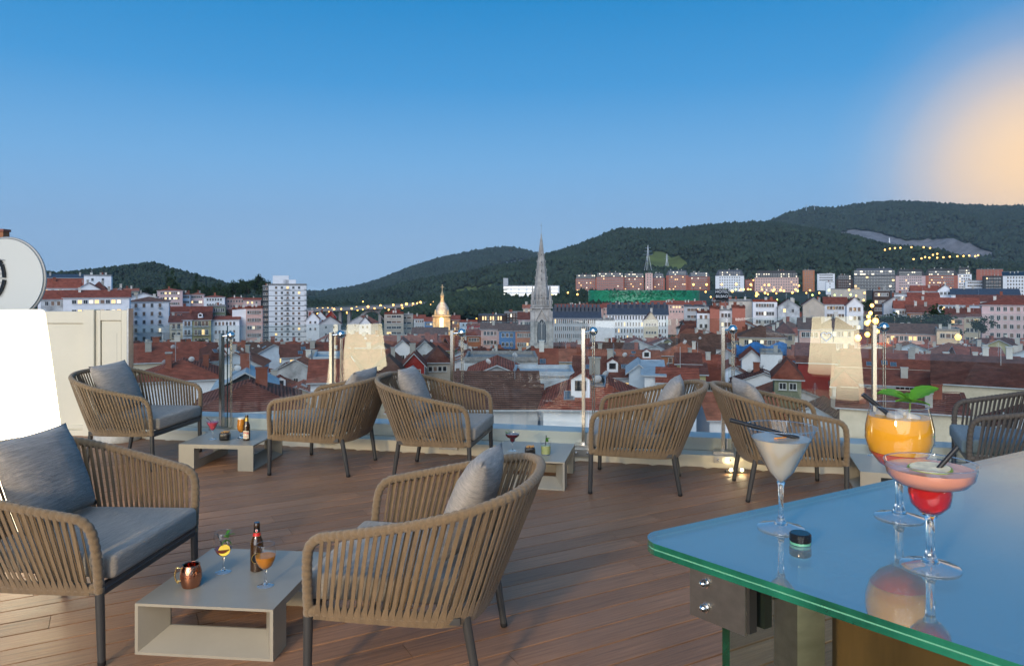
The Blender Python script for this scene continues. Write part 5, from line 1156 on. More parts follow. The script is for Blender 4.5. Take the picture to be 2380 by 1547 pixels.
B('red hipped roof house with several skylights below the balustrade', 1262, 1500, 944, 1000, 57, 11, wall='white', roof='hip', rmat='red', rh=2.0, nx=0, ny=0, chim=1, skyl=6, dish=2, aer=1)
B('broad brown tiled roof below the armchairs', 1060, 1250, 945, 1010, 61, 12, wall='grey', roof='gable_x', rmat='brown', rh=2.3, nx=0, ny=0, chim=0, aer=1)
B('white wall with a short tiled coping between two roofs', 1196, 1256, 925, 960, 70, 4, wall='white', roof='shed', rmat='dark', rh=.8, nx=0, ny=0, chim=0)
B('white metal clad shed with tall gable', 1462, 1508, 862, 915, 90, 8, wall='paleblue', roof='gable_y', rmat='sheet', rh=.9, nx=0, ny=0, chim=0)
B('second white metal shed stepping back', 1498, 1540, 870, 915, 86, 8, wall='white', roof='shed', rmat='sheet', rh=.9, nx=0, ny=0, chim=0)
B('yellow green attic house with three small windows', 1574, 1626, 843, 880, 110, 8, wall='yellow', roof='gable_x', rmat='dark', rh=1.2, nx=3, ny=1, ww=.8, wh=1.0, kinds=['d', 'c', 'm'], chim=0)
B('yellow green lower wing with tiled lean-to', 1590, 1640, 868, 900, 104, 7, wall='yellow', roof='shed', rmat='dark', rh=.9, nx=2, ny=1, chim=0)
B('low shed with red tiles behind the pillowed armchair', 1532, 1618, 886, 915, 84, 8, wall='paleblue', roof='gable_x', rmat='red', rh=1.2, nx=0, ny=0, chim=0, aer=1)
B('grey green house with awning and terrace door', 1800, 1862, 872, 940, 100, 9, wall='green', roof='hip', rmat='red', rh=2.0, nx=2, ny=1, ww=1.0, wh=1.0, kinds=['d'], chim=0, dish=1)
B('white box house among the brown roofs', 1768, 1818, 824, 850, 135, 8, wall='white', roof='flat', rmat='gravel', rh=.3, nx=0, ny=0, chim=1)
B('white gabled house left of the white box house', 1724, 1770, 832, 850, 138, 9, wall='white', roof='gable_y', rmat='red', rh=1.6, nx=0, ny=0, chim=0)
lg = B('upper storey of the long house with two white windows', 1960, 2170, 861, 900, 112, 10, wall='cream', roof='gable_x', rmat='red', rh=2.3, nx=5, ny=1, ww=1.15, wh=1.0, first=.95, kinds=['d', 'c'], chim=2, skyl=3, dish=0, aer=1)
lg2 = B('long house gallery with white curtains behind glass', 1944, 2196, 893, 960, 104, 6.5, wall='stone', roof='shed', rmat='red', rh=1.6, nx=9, ny=1, ww=1.35, wh=1.9, first=1.15, kinds=['c', 'd', 'c'], chim=1, aer=0)
B('small hipped corner pavilion of the long house', 1936, 1990, 890, 940, 98, 5, wall='grey', roof='hip', rmat='red', rh=1.5, nx=2, ny=1, ww=1.3, wh=1.8, kinds=['c', 'd'], chim=0)
B('broad dark tiled roof right of the long house', 2172, 2420, 893, 960, 92, 14, wall='cream', roof='gable_x', rmat='dark', rh=3.0, nx=0, ny=0, chim=2, skyl=0, aer=1)
B('white rectangular roof tank above the dark roof', 2158, 2232, 847, 880, 112, 6, wall='white', roof='flat', rmat='sheet', rh=.2, nx=0, ny=0, chim=0)
B('low red roofed wing in front of the curtained gallery', 1950, 2240, 952, 985, 78, 6, wall='cream', roof='shed', rmat='dark', rh=1.4, nx=0, ny=0, chim=3)
B('red hipped house with white walls beside the dark hipped house', 784, 842, 868, 905, 100, 9, wall='white', roof='hip', rmat='red', rh=2.3, nx=0, ny=0, skyl=1, chim=0)
B('dark hipped house with pale eaves', 866, 938, 864, 905, 104, 10, wall='cream', roof='hip', rmat='brown', rh=2.0, nx=2, ny=1, chim=0)
B('long red roof running back behind the dark hipped house', 880, 930, 850, 880, 118, 16, wall='white', roof='gable_y', rmat='red', rh=1.5, nx=0, ny=0, chim=1)
B('maroon house with white framed porch and dormer', 938, 986, 846, 890, 112, 9, wall='red', roof='gable_y', rmat='red', rh=1.7, nx=2, ny=1, ww=.9, wh=1.4, chim=1)
B('beige stone house with dark red hipped roof', 988, 1046, 836, 875, 122, 10, wall='stone', roof='hip', rmat='dark', rh=1.9, nx=4, ny=1, ww=.7, wh=.9, chim=0)
B('white twin gabled house with small dark windows', 908, 962, 812, 840, 140, 10, wall='white', roof='gable_y', rmat='red', rh=1.9, nx=3, ny=1, ww=.9, wh=.9, chim=1)
B('pale white worn gable beside the twin gabled house', 964, 1010, 812, 840, 138, 10, wall='worn', roof='gable_y', rmat='dark', rh=1.7, nx=1, ny=1, chim=1)
B('white metal clad house left of the steel post', 728, 788, 836, 885, 110, 9, wall='paleblue', roof='flat', rmat='sheet', rh=.3, nx=0, ny=0, chim=0)
B('broad roof with red slope beside the metal clad house', 722, 806, 884, 930, 84, 10, wall='white', roof='gable_x', rmat='red', rh=2.0, nx=0, ny=0, chim=0)
B('wide red tiled roof with white box chimneys behind the corner armchair', 305, 455, 838, 880, 112, 12, wall='cream', roof='gable_x', rmat='red', rh=2.4, nx=0, ny=0, chim=5, dish=1, aer=2)
B('second red tiled roof with a white chimney below the corner', 320, 520, 880, 930, 88, 12, wall='white', roof='hip', rmat='red', rh=1.9, nx=0, ny=0, chim=3, dish=2, aer=1)
B('dark glazed roof house with small conservatory gable', 500, 640, 900, 950, 74, 8, wall='dark', roof='gable_y', rmat='sheet', rh=1.6, nx=0, ny=0, chim=2, dish=1)
B('broad dark red tiled roof directly below the balustrade', 452, 700, 950, 1010, 60, 11, wall='white', roof='hip', rmat='dark', rh=1.7, nx=0, ny=0, chim=1, aer=1)
# blue netting on a scaffold
tp_ = P(1770, 815, 150); sc_ = empty('scaffold_netting', (tp_.x, tp_.y, tp_.z-6), 0, 'blue netting stretched over a scaffold among the roofs', 'scaffold')
b = MB(); n = 14; vs = []; fs = []
for j in range(4):
    for i in range(n+1): vs.append((-5.2+10.4*i/n, -.15*math.sin(i*2.1+j), 5.0+2.4*j/3-(.5*math.sin(i*.9) if j == 3 else 0)))
for j in range(3):
    for i in range(n): fs.append((j*(n+1)+i, j*(n+1)+i+1, (j+1)*(n+1)+i+1, (j+1)*(n+1)+i))
o = b.add(vs, fs).build('netting', mat('blue_net', (.03, .15, .40), .8, nscale=2, namt=.4), sc_, 60); o.modifiers.new('t', 'SOLIDIFY').thickness = .05
b = MB()
for i in range(6): b.tube([(-5.2+2.08*i, .3, -4), (-5.2+2.08*i, .3, 7.8)], .05, 6)
b.build('scaffold_poles', M['alum'], sc_, 60)

# --- the rest of the old town's roofs
HEROES += [(1224, 1292, 817, 232), (1008, 1050, 775, 335), (720, 1000, 738, 640)]
rt = random.Random(21); Y = 66.; cnt = 0
LBL = {'white': 'white', 'cream': 'cream', 'grey': 'grey', 'worn': 'weather stained', 'pink': 'pink', 'beige': 'beige', 'yellow': 'pale yellow', 'paleblue': 'bluish white', 'orange': 'ochre'}
RL = {'red': 'red', 'dark': 'dark red', 'brown': 'brown', 'orange': 'orange'}
SHAPE = {'gable_x': 'eaves front', 'gable_y': 'gable front', 'hip': 'hipped'}
while Y < 345:
    s = 7.7+Y*.023; x = -.76*Y+rt.uniform(0, s)
    while x < .78*Y:
        xx, yy = x+rt.uniform(-.18, .18)*s, Y+rt.uniform(-.25, .25)*s; x += s*rt.uniform(.92, 1.12)
        w, d = s*rt.uniform(.66, 1.0), s*rt.uniform(.66, 1.0)
        if any((xx-a)**2+(yy-b_)**2 < (r_+min(w, d)*.40)**2 for a, b_, r_ in FOOT): continue
        zt_ = -12.2-rt.uniform(0, 4.2)-2.6*sstep(100, 60, yy)
        px_ = HX+F*xx/yy
        if yy > 190 and px_ < 620: zt_ += 1.5
        kind = rt.choice(('gable_x', 'gable_y', 'gable_y', 'hip', 'gable_x')); wl_ = rt.choice(('white', 'white', 'white', 'white', 'worn', 'cream', 'grey', 'paleblue', 'beige', 'pink', 'yellow', 'orange') if yy > 130 else ('white', 'white', 'worn', 'paleblue', 'grey', 'cream')); rm = rt.choice(('red', 'red', 'red', 'dark', 'orange', 'orange', 'brown'))
        rh = rt.uniform(.30, .48)*min(w, d)/2*1.25
        q = rt.random(); hw_ = math.hypot(w, d)/2
        pa, pb = HX+F*(xx-hw_)/yy, HX+F*(xx+hw_)/yy
        for (ha, hb, hy, hY) in HEROES:                # keep the eaves low enough for the houses behind to be seen
            if hY > yy and pa < hb and pb > ha: zt_ = min(zt_, CH-(hy-5-HY)/F*yy-rh)
        if zt_ < -27: continue
        nch, nsk, ndi = rt.choice((0, 1, 1, 2)), (rt.choice((0, 0, 1, 2)) if yy < 170 else 0), (rt.choice((0, 1, 2)) if yy < 190 else 0)
        ft = ('no chimney', 'one chimney', 'two chimneys')[nch]+(', skylight' if nsk else '')+(', dish' if ndi else '')+(', aerial' if q < .35 and yy < 190 else '')
        building('%s %s house with %s tiles, %s, among old roofs' % (LBL[wl_], SHAPE[kind], RL[rm], ft), (xx, yy), w, d, -36, zt_, wall=wl_, roof=kind, rmat=rm, rh=rh, rot=-.8*math.atan2(xx, yy)+rt.choice((0, 0, .2, -.22, .55, -.55, .1, -.1)), nx=rt.choice((2, 3, 3)) if yy > 90 else 2, ny=1 if yy < 120 else 2, ww=.85, wh=1.15, first=1.2, lit=.10, shut=.25, chim=nch, skyl=nsk, dish=ndi, aer=1 if q < .35 and yy < 190 else 0, group='old town houses', name={'gable_x': 'terraced_house', 'gable_y': 'gabled_house', 'hip': 'hipped_house'}[kind]); cnt += 1
        FOOT.pop()
    Y += s*rt.uniform(.92, 1.02)


# --- cathedral tower
u = 232/F
cz = P(1258, 830, 232); ct = empty('cathedral_tower', (cz.x, cz.y, -36), 0, 'slender grey gothic cathedral tower with openwork spire', 'tower')
M['stone'] = mat('cathedral_stone', (.58, .555, .52), .95, nscale=.5, dark=(.26, .25, .24)); M['stone2'] = mat('cathedral_spire_stone', (.52, .48, .435), .95, nscale=.7, dark=(.24, .22, .20)); M['louv'] = mat('louvre_grey', (.20, .21, .22), .8)
def zc(py): return (CH-(py-HY)/F*232)+36
hw = 21*u
MB().box((0, 0, zc(714)/2), (2*hw, 2*hw, zc(714))).build('shaft', M['stone'], ct)
for sx in (-1, 1):
    for sy in (-1, 1):
        MB().box((sx*hw, sy*hw, zc(722)/2), (8*u, 8*u, zc(722))).box((sx*hw, sy*hw, zc(790)/2), (11*u, 11*u, zc(790))).build('buttress', M['stone'], ct)
        pz = MB().lathe([(0, 0), (3.2*u, 0), (3.2*u, 22*u), (4*u, 23*u), (3.0*u, 26*u), (.4*u, 48*u), (0, 50*u)], 8, (sx*(hw-1*u), sy*(hw-1*u), zc(712))); pz.build('pinnacle', M['stone2'], ct, 30)
    pz = MB().lathe([(0, 0), (2.2*u, 0), (2.2*u, 14*u), (2.8*u, 15*u), (.3*u, 34*u), (0, 34*u)], 6, (sx*9*u, -hw, zc(706))).build('pinnacle', M['stone2'], ct, 30)
for k, (py, e, h) in enumerate(((714, 4.5, 3.2), (709, 3.2, 2.2), (742, 1.2, 1.2), (796, 2.0, 1.6))): MB().box((0, 0, zc(py)), (2*(hw+e*u), 2*(hw+e*u), h*u)).build('cornice', M['stone'], ct)
for k in range(13):
    MB().box((-hw-3*u+(2*hw+6*u)*k/12, -hw-3.6*u, zc(702)), (1.2*u, 1.0*u, 8*u)).build('baluster', M['stone'], ct)
MB().box((0, -hw-3.6*u, zc(697.5)), (2*hw+8*u, 1.4*u, 1.4*u)).build('parapet_rail', M['stone'], ct)
def arch(cx, z0, z1, w, y, name, m, dep=.4):           # pointed arch panel
    pts = [(cx-w/2, z0), (cx+w/2, z0), (cx+w/2, z1-w*.85)]+[(cx+w/2-w*(1-math.cos(a)), z1-w*.85+w*math.sin(a)*.98) for a in np.linspace(.15, 1.05, 6)]
    lft = [(2*cx-x, z) for x, z in pts[2:]][::-1]; poly = pts+lft[0:]
    n = len(poly); b = MB(); b.add([(x, y, z) for x, z in poly]+[(x, y+dep, z) for x, z in poly], [tuple(range(n)), tuple(reversed(range(n, 2*n)))]+[(i, n+i, n+(i+1) % n, (i+1) % n) for i in range(n)]); return b.build(name, m, ct)
arch(0, zc(796), zc(737), 26*u, -hw-.40, 'window_surround', M['stone'])
arch(0, zc(794), zc(741), 20*u, -hw-.55, 'belfry_opening', M['wpane'], .3)
for k in range(22): MB().box((0, -hw-.66, zc(793)+k*2.0*u), (17*u, .25, .55*u), M=Matrix.Rotation(.5, 3, 'X')).build('louvre', M['louv'], ct)
MB().box((0, -hw-.85, zc(770)), (1.8*u, .5, 50*u)).build('mullion', M['stone'], ct)
MB().tube([(5*u*math.cos(a), -hw-.8, zc(746)+5*u*math.sin(a)) for a in np.linspace(0, 2*PI, 17)[:-1]], .8*u, 6, closed=True).build('rose_tracery', M['stone'], ct, 60)
b = MB()
for s in (-1, 1): b.tube([(s*15*u, -hw-.7, zc(745)), (0, -hw-.7, zc(716))], 1.1*u, 6)
b.build('gablet', M['stone'], ct, 40)
MB().add([(-13*u, -hw-.35, zc(745)), (13*u, -hw-.35, zc(745)), (0, -hw-.35, zc(718))], [(0, 1, 2)]).build('gablet_field', M['stone2'], ct)
b = MB().lathe([(19*u, zc(712)), (18.5*u, zc(690)), (16.5*u, zc(672)), (14.5*u, zc(664)), (9.5*u, zc(618)), (5.0*u, zc(580)), (2.2*u, zc(556)), (0.9*u, zc(545)), (.35*u, zc(543)), (.3*u, zc(519)), (0, zc(516))], 8); b.build('spire', M['stone2'], ct, 20)
b = MB()
def sp_r(z): return np.interp(z, [zc(664), zc(618), zc(580), zc(556)], [14.5*u, 9.5*u, 5.0*u, 2.2*u])
for k in range(34):
    z = zc(662)+(zc(556)-zc(662))*k/33
    for q in range(8):
        a = 2*PI*q/8; r = sp_r(z)*1.03; b.box((r*math.cos(a), r*math.sin(a), z), (1.5*u, 1.5*u, 1.3*u), a, 0, Matrix.Rotation(a, 3, 'Z') @ Matrix.Rotation(.6, 3, 'Y'))
tag(b.build('crockets', M['stone'], ct), kind='stuff')
for j, (py, s) in enumerate(((690, 1.0), (676, .0), (650, .8), (630, .6), (610, .5), (592, .4))):
    if not s: continue
    for q in range(4):
        a = -PI/2+q*PI/2; r = (sp_r(zc(py)) if py < 664 else 17.5*u)*.96
        arm = MB().box((0, 0, 0), (2.6*u*s+.1, .5, 7*u*s)).box((0, -.05, 4.6*u*s), (1.3*u*s, .5, 3*u*s)).build('spire_opening', M['wpane'], ct, None, (r*math.cos(a), r*math.sin(a), zc(py)), (-.10, 0, a+PI/2))
        MB().tube([(-2.2*u*s, 0, -3*u*s), (-2.2*u*s, -.2, 4*u*s), (0, -.3, 9*u*s), (2.2*u*s, -.2, 4*u*s), (2.2*u*s, 0, -3*u*s)], .55*u, 6).build('lucarne', M['stone'], ct, 40, (r*1.04*math.cos(a), r*1.04*math.sin(a), zc(py)), (-.10, 0, a+PI/2))
for z_, r_ in ((zc(664), 15.6), (zc(690), 19.4), (zc(556), 2.9), (zc(545), 1.6)): MB().lathe([(0, -.8*u), (r_*u, -.8*u), (r_*u, .8*u), (0, .8*u)], 8, (0, 0, z_)).build('spire_band', M['stone'], ct, 20)
MB().box((0, 0, zc(524)), (5*u, .2, .5*u)).build('cross_arm', M['rail'], ct)

# --- flood-lit dome tower and church nave
u = 335/F
dc = P(1028, 770, 335); dt_ = empty('dome_tower', (dc.x, dc.y, -36), 0, 'flood lit baroque bell tower with dome and golden figure', 'tower')
def zd(py): return (CH-(py-HY)/F*335)+36
M['gold_stone'] = mat('sandstone', (.50, .40, .25), .9, nscale=.8, dark=(.28, .21, .13))
MB().box((0, 0, zd(735)/2), (34*u, 34*u, zd(735))).build('shaft', M['gold_stone'], dt_)
for sx in (-1, 1): MB().box((sx*17*u, -17*u, zd(738)/2), (6*u, 6*u, zd(738))).build('corner_pier', M['gold_stone'], dt_)
for py, w_ in ((733, 42), (768, 40)): MB().box((0, 0, zd(py)), (w_*u, w_*u, 3*u)).build('cornice', M['gold_stone'], dt_)
M['arch_glow'] = no_sample(mat('lit_arch', (1, .8, .4), .5, emit=(1.0, .68, .22), estr=2.2))
MB().box((0, -17.2*u, zd(750)), (9*u, .8, 18*u)).build('lit_arch', M['arch_glow'], dt_); MB().lathe([(0, 0), (4.5*u, 0), (4.5*u, .8), (0, .8)], 20).build('lit_arch', M['arch_glow'], dt_, 40, (0, -17.2*u-.4+.8, zd(741)), (PI/2, 0, 0))
MB().lathe([(17*u, 0), (17*u, 3*u), (16*u, 10*u), (13.5*u, 18*u), (9*u, 25*u), (5.5*u, 29*u), (0, 30*u)], 16, (0, 0, zd(731))).build('dome', M['stone2'], dt_, 30)
for sx in (-1, 1): MB().lathe([(0, 0), (2.4*u, 0), (2.4*u, 6*u), (0, 13*u)], 8, (sx*15*u, -14*u, zd(731))).build('pinnacle', M['gold_stone'], dt_, 30)
MB().lathe([(0, 0), (5.5*u, 0), (5.5*u, 2*u), (4.2*u, 3*u), (4.2*u, 13*u), (5.2*u, 14*u), (4.0*u, 19*u), (1.8*u, 23*u), (.8*u, 30*u), (0, 31*u)], 12, (0, 0, zd(702))).build('lantern', M['gold_stone'], dt_, 30)
fg = MB().tube([(0, 0, zd(672)), (0, 0, zd(661))], 1.2*u, 8).box((0, 0, zd(667)), (8*u, 1*u, 1.4*u)); fg.build('figure', M['gold_stone'], dt_, 40)
def flood(parent, loc, e, col=(1, .66, .28), size=1.0):
    l = bpy.data.lights.new('floodlight', 'POINT'); l.energy = e; l.color = col; l.shadow_soft_size = size; o = link('floodlight', l, parent, loc); return o
for dx in (-4, 4): flood(dt_, (dx, -9.0, zd(764)), 900)
flood(dt_, (0, -6.5, zd(722)), 700); flood(dt_, (0, -3, zd(698)), 250)
nv = B('church nave with warm flood lit wall and long tiled roof', 958, 1040, 777, 800, 300, 14, wall='cream', roof='gable_x', rmat='brown', rh=2.6, nx=2, ny=1, ww=1.2, wh=2.4, kinds=['s'], chim=0, name='church_nave', cat='church')
for dx in (-4.5, 0, 4.5): flood(nv, (dx, -9.4, 13.2-.0), 420)
nz_ = P(0, 788, 300).z-nv.location.z
for o in nv.children:
    if o.name.startswith('floodlight'): o.location.z = nz_

# --- motorway bridge
br = empty('motorway_bridge', (0, 640, -36), 0, 'long grey motorway bridge on tall piers with a wide arch', 'bridge')
M['conc'] = mat('bridge_concrete', (.30, .29, .29), .9, nscale=.05, namt=.2)
Yb_ = 640
def bz(px): return float(np.interp(px, [690, 770, 900, 1010, 1060, 1200], [717, 716, 710, 702, 699, 694]))
pxs_ = np.linspace(690, 1130, 23); vs = []; fs = []
for p_ in pxs_:
    c = P(p_, bz(p_), Yb_+ (p_-690)*.25)
    for dy, dz in ((-7, 0), (-7, -2.6), (7, -2.6), (7, 0)): vs.append((c.x, c.y-640+dy, c.z+36+dz))
for i in range(len(pxs_)-1):
    for k in range(4): fs.append((i*4+k, i*4+(k+1) % 4, i*4+4+(k+1) % 4, i*4+4+k))
MB().add(vs, fs).build('deck_girder', M['conc'], br)
for p_ in (762, 792, 812, 884, 920, 955, 990):
    c = P(p_, bz(p_), Yb_+(p_-690)*.25); MB().box((c.x, c.y-640, (c.z+36-2.4)/2), (2.6, 6, c.z+36-2.4)).build('pier', M['conc'], br)
b = MB(); c0, c1 = P(822, 752, 672), P(905, 745, 692)
ap = [Vector((c0.x+(c1.x-c0.x)*t, c0.y+(c1.y-c0.y)*t-640, 36+P(0, 762, 680).z+(P(0, 721, 680).z-P(0, 762, 680).z)*(1-(2*t-1)**2))) for t in np.linspace(0, 1, 20)]
b.tube(ap, 1.6, 8).build('arch_rib', M['conc'], br, 40)
rv = []
for i in range(len(pxs_)-1):
    c, e_ = P(pxs_[i], bz(pxs_[i]), Yb_+(pxs_[i]-690)*.25), P(pxs_[i+1], bz(pxs_[i+1]), Yb_+(pxs_[i+1]-690)*.25)
    MB().tube([(c.x, c.y-647, c.z+37), (e_.x, e_.y-647, e_.z+37)], .18, 5).build('railing', M['conc'], br)

# --- street lamps
BS = 1.35
M['bulb'] = no_sample(mat('lamp_bulb', (1, .8, .4), .5, emit=(1.0, .47, .075), estr=2.6)); M['bulb_g'] = no_sample(mat('lamp_bulb_green', (1, 1, .5), .5, emit=(.72, 1.0, .16), estr=1.8))
def lamp_meshes(r, m): return MB().lathe([(0, -r), (.7*r, -.7*r), (r, 0), (.7*r, .7*r), (0, r)], 8).mesh('bulb', m, 60)
_pole = MB().tube([(0, 0, 0), (0, 0, 1)], [.12, .08], 6).mesh('pole', M['rail'])
def lamp(px, py, Y, r, label, group, h=9, m='bulb'):
    c = P(px, py, Y); t = empty('street_lamp', (c.x, c.y, c.z-h), 0, label, 'street lamp', group); k = (m, round(r, 2))
    if k not in _wm: _wm[k] = lamp_meshes(r*BS, M[m])
    link('pole', _pole, t, (0, 0, 0), None, (1, 1, h)); link('bulb', _wm[k], t, (0, 0, h)); return t
rl = random.Random(9)
zx = lambda z: (712.8+.1823*z, 694.2+.1823*z)
for (a, b_, s) in ((270, 118, 1), (325, 122, 1), (350, 132, 1.3), (398, 124, 1), (440, 130, .9), (487, 124, 1.6), (515, 172, 1.2), (574, 124, 1.1), (636, 112, 1.6), (648, 145, 1), (715, 135, .7), (782, 100, 1.7), (810, 140, .9), (865, 122, 1), (942, 88, 1.9), (992, 118, .8), (1046, 140, 1), (1088, 135, .9), (1104, 78, 1.5), (1160, 92, 1), (1212, 82, 1.2), (1220, 116, 1), (1272, 66, 1.9), (1345, 95, 1), (1356, 62, 1.2), (1412, 58, 1.2), (1450, 46, 1.8), (1496, 82, .8), (1540, 46, 1), (1582, 76, .7), (1620, 42, .9), (1650, 36, 1.5), (1690, 72, .8), (520, 185, 1), (285, 160, 1), (135, 125, 1.2), (205, 118, .8), (140, 190, 1.1)):
    x, y = zx(a)[0], zx(b_)[1]; lamp(x, y, 650+rl.uniform(-8, 60), .36*s+.22, 'orange street lamp along the motorway bridge', 'street lamps on the motorway bridge', 8)
for (a, b_) in ((1808, 40), (1845, 35), (718, 36), (2165, 252)): lamp(zx(a)[0], zx(b_)[1], 700, .5, 'lone orange lamp on the wooded slope', 'lamps on the wooded slope', 7)
# zoomed list on the hillside park
z4 = lambda a, b_: (1661.1+.08334*a, 595.0+.08334*b_)
for (a, b_, s, g) in ((200, 790, 1.6, 0), (600, 785, 1.9, 0), (1010, 795, 2.0, 0), (1510, 805, 1.9, 0), (490, 980, 1.6, 0), (735, 932, 1.2, 0), (805, 930, 1.2, 1), (590, 930, 1.1, 1), (300, 930, .9, 1), (930, 925, 1.2, 0), (1000, 930, .8, 1), (1170, 1035, 1.5, 0), (1160, 1105, 1.6, 0), (1215, 1065, 1.0, 0), (1405, 1030, 1.4, 0), (1485, 1060, 1.0, 0), (1320, 935, .9, 0), (1390, 805, 1.0, 0), (1630, 970, 1.3, 0), (1665, 935, 1.2, 0), (1835, 950, 1.4, 0), (1930, 970, 1.4, 0), (1720, 1040, .8, 0), (2165, 1020, 1.4, 0), (2258, 930, 1.4, 0), (2315, 970, 1.1, 1), (2350, 825, 1.4, 0), (1740, 1220, 1.3, 1), (1080, 670, .9, 0)):
    x, y = z4(a, b_); lamp(x, y, 590 if b_ > 900 else 700, .34*s+.20, ('greenish lamp post among the hillside park trees' if g else 'orange lamp post among the hillside park trees'), 'lamp posts in the hillside park', 7, 'bulb_g' if g else 'bulb')
z3_ = lambda a, b_: (1586.7+.33333*a, 433.9+.33333*b_)
for (a, b_, s, g) in ((75, 682, 1.4, 0), (167, 682, 1.4, 0), (1020, 722, 1.2, 1), (1060, 755, .9, 1), (1100, 755, 1.1, 1), (1160, 718, 1.2, 0), (1172, 752, 1.3, 1), (1208, 760, 1.1, 0), (1268, 740, 1.1, 0), (1262, 790, 1.2, 0), (905, 755, 1.1, 1), (888, 722, 1.0, 0), (952, 740, 1, 0), (862, 740, .8, 0)):
    x, y = z3_(a, b_); lamp(x, y, 580, .34*s+.20, ('greenish lamp post on the park lawn' if g else 'orange lamp post by the brick quarter'), 'lamp posts round the park lawn', 7, 'bulb_g' if g else 'bulb')
for (a, b_) in ((1445, 432), (1480, 428), (1518, 426), (1595, 422), (1680, 422), (1725, 427), (1410, 440), (1665, 500), (1690, 490), (1720, 495), (1745, 475), (1775, 468), (1775, 495), (1818, 492), (1862, 488), (1915, 485), (1958, 483), (1998, 480), (2040, 484), (2060, 478), (1610, 505)):
    x, y = z3_(a, b_); lamp(x, y, 1120, .95, 'orange lamp on the hillside road below the quarry', 'lamps on the quarry road', 8)
for (x, y, s) in ((1408, 680, 1), (1342, 684, 1.4), (1320, 680, 1.2), (1448, 683, 1), (1500, 681, .9), (1550, 683, 1), (1560, 676, 1.4), (1605, 678, 1.2), (1640, 678, 1.2), (1652, 690, 1.0), (1283, 684, .7)): lamp(x, y, 690, .36*s+.2, 'orange street lamp before the brick crescent', 'street lamps before the brick crescent', 7)
# the warm lit street behind the posts
for (a, b_, s) in ((1320, 828, .8), (1345, 935, 1.5), (1285, 950, 1.2), (1288, 1030, 1.2), (1358, 1008, .9), (1222, 1053, 1.6), (1295, 905, .8), (1310, 880, .8), (1300, 935, .8), (1920, 1048, 1.5)):
    x, y = z3_(a, b_); lamp(x, y, 200, .36*s+.12, 'warm street lamp in the lit street beside the tall white gable', 'lamps of the lit street', 6)
for (x, y) in ((1955, 786), (1994, 762), (2033, 752)): flood(None, tuple(P(x, y, 196)), 1500, (1, .58, .2), .6)

# --- trees
M['leaf'] = mat('tree_leaf', (.030, .052, .020), .9, nscale=.4, namt=.5, spec=.1, var=.25); M['bark'] = mat('tree_bark', (.07, .05, .04), .95)
def crown_mesh(seed, n, elong):
    r = np.random.default_rng(seed); b = MB(); nc = 12
    cl = r.normal(0, .40, (nc, 3)); cl[:, 2] *= elong
    for k in range(n):
        c = cl[r.integers(nc)]; p = c+r.normal(0, .19, 3); s = r.uniform(.05, .11)
        a = Vector(r.normal(0, 1, 3)).normalized(); t1 = a.orthogonal().normalized(); t2 = a.cross(t1); p = Vector(p)
        b.add([p-t1*s-t2*s*.6, p+t1*s-t2*s*.6, p+t1*s*.7+t2*s, p-t1*s*.7+t2*s], [(0, 1, 2, 3)])
    return b.mesh('crown', M['leaf'])
CR = [crown_mesh(k, 900, e) for k, e in enumerate((.8, .9, 1.0, 2.2))]
_tr = MB().tube([(0, 0, 0), (.02, 0, .5), (0, .03, 1.0)], [.10, .07, .03], 7)
for k in range(4): _tr.tube([(0, 0, .55+.08*k), (.3*math.cos(k*1.7), .3*math.sin(k*1.7), .95+.05*k)], [.04, .015], 5)
_tr = _tr.mesh('trunk', M['bark'], 60)
def tree(px, py, Y, h, label, group, k=None, wd_=1.0):   # py: top of the crown
    c = P(px, py, Y); k = rl.randrange(3) if k is None else k; s = h*.42
    t = empty('tree', (c.x, c.y, c.z-h), rl.uniform(0, 6), label, 'tree', group)
    link('trunk', _tr, t, None, None, (h*.18, h*.18, h*.62)); link('crown', CR[k], t, (0, 0, h*.60), (0, 0, rl.uniform(0, 6)), (s*wd_, s*wd_, s)); return t
for i in range(34):
    px = 1735+i*8.6+rl.uniform(-4, 4); tree(px, 692+rl.uniform(-4, 14), 560+rl.uniform(-40, 30), rl.uniform(7, 11), 'dark round tree in the lamp lit hillside park', 'trees in the hillside park')
for px, py, h in ((2068, 722, 9), (2090, 724, 9.5), (2112, 730, 8), (2128, 736, 7), (2162, 726, 9), (2182, 720, 10.5), (2140, 745, 7), (2275, 740, 6)): tree(px, py, 232, h, 'large dark street tree beside the coral house', 'street trees by the coral house', wd_=1.25)
for i in range(26): tree(505+i*5.0+rl.uniform(-4, 4), np.interp(505+i*5, [505, 560, 600, 640], [668, 652, 642, 655])+rl.uniform(-3, 10), 620+rl.uniform(-30, 40), rl.uniform(10, 15), 'dark tree in the wood left of the white tower', 'wood left of the white tower')
for i in range(16): tree(330+i*12+rl.uniform(-5, 5), 668+rl.uniform(-6, 6), 640, rl.uniform(8, 12), 'dark tree at the foot of the small round hill', 'trees at the foot of the small round hill')
for px, py, h in ((390, 648, 13), (399, 646, 14), (408, 656, 10), (455, 655, 12)): tree(px, py, 560, h, 'tall narrow dark poplar below the small round hill', 'poplars below the small round hill', 3, .6)
for i in range(14): tree(1188+i*11+rl.uniform(-4, 4), 684+rl.uniform(-3, 4), 730, rl.uniform(5, 8), 'small tree before the white lit office building', 'trees before the office building')
for i in range(12): tree(1660+i*7, 690+rl.uniform(-3, 5), 640, rl.uniform(6, 9), 'small dark tree beside the green louvred arena', 'trees beside the arena')
tree(465, 785, 240, 6, 'light green tree between the balconied houses', None)

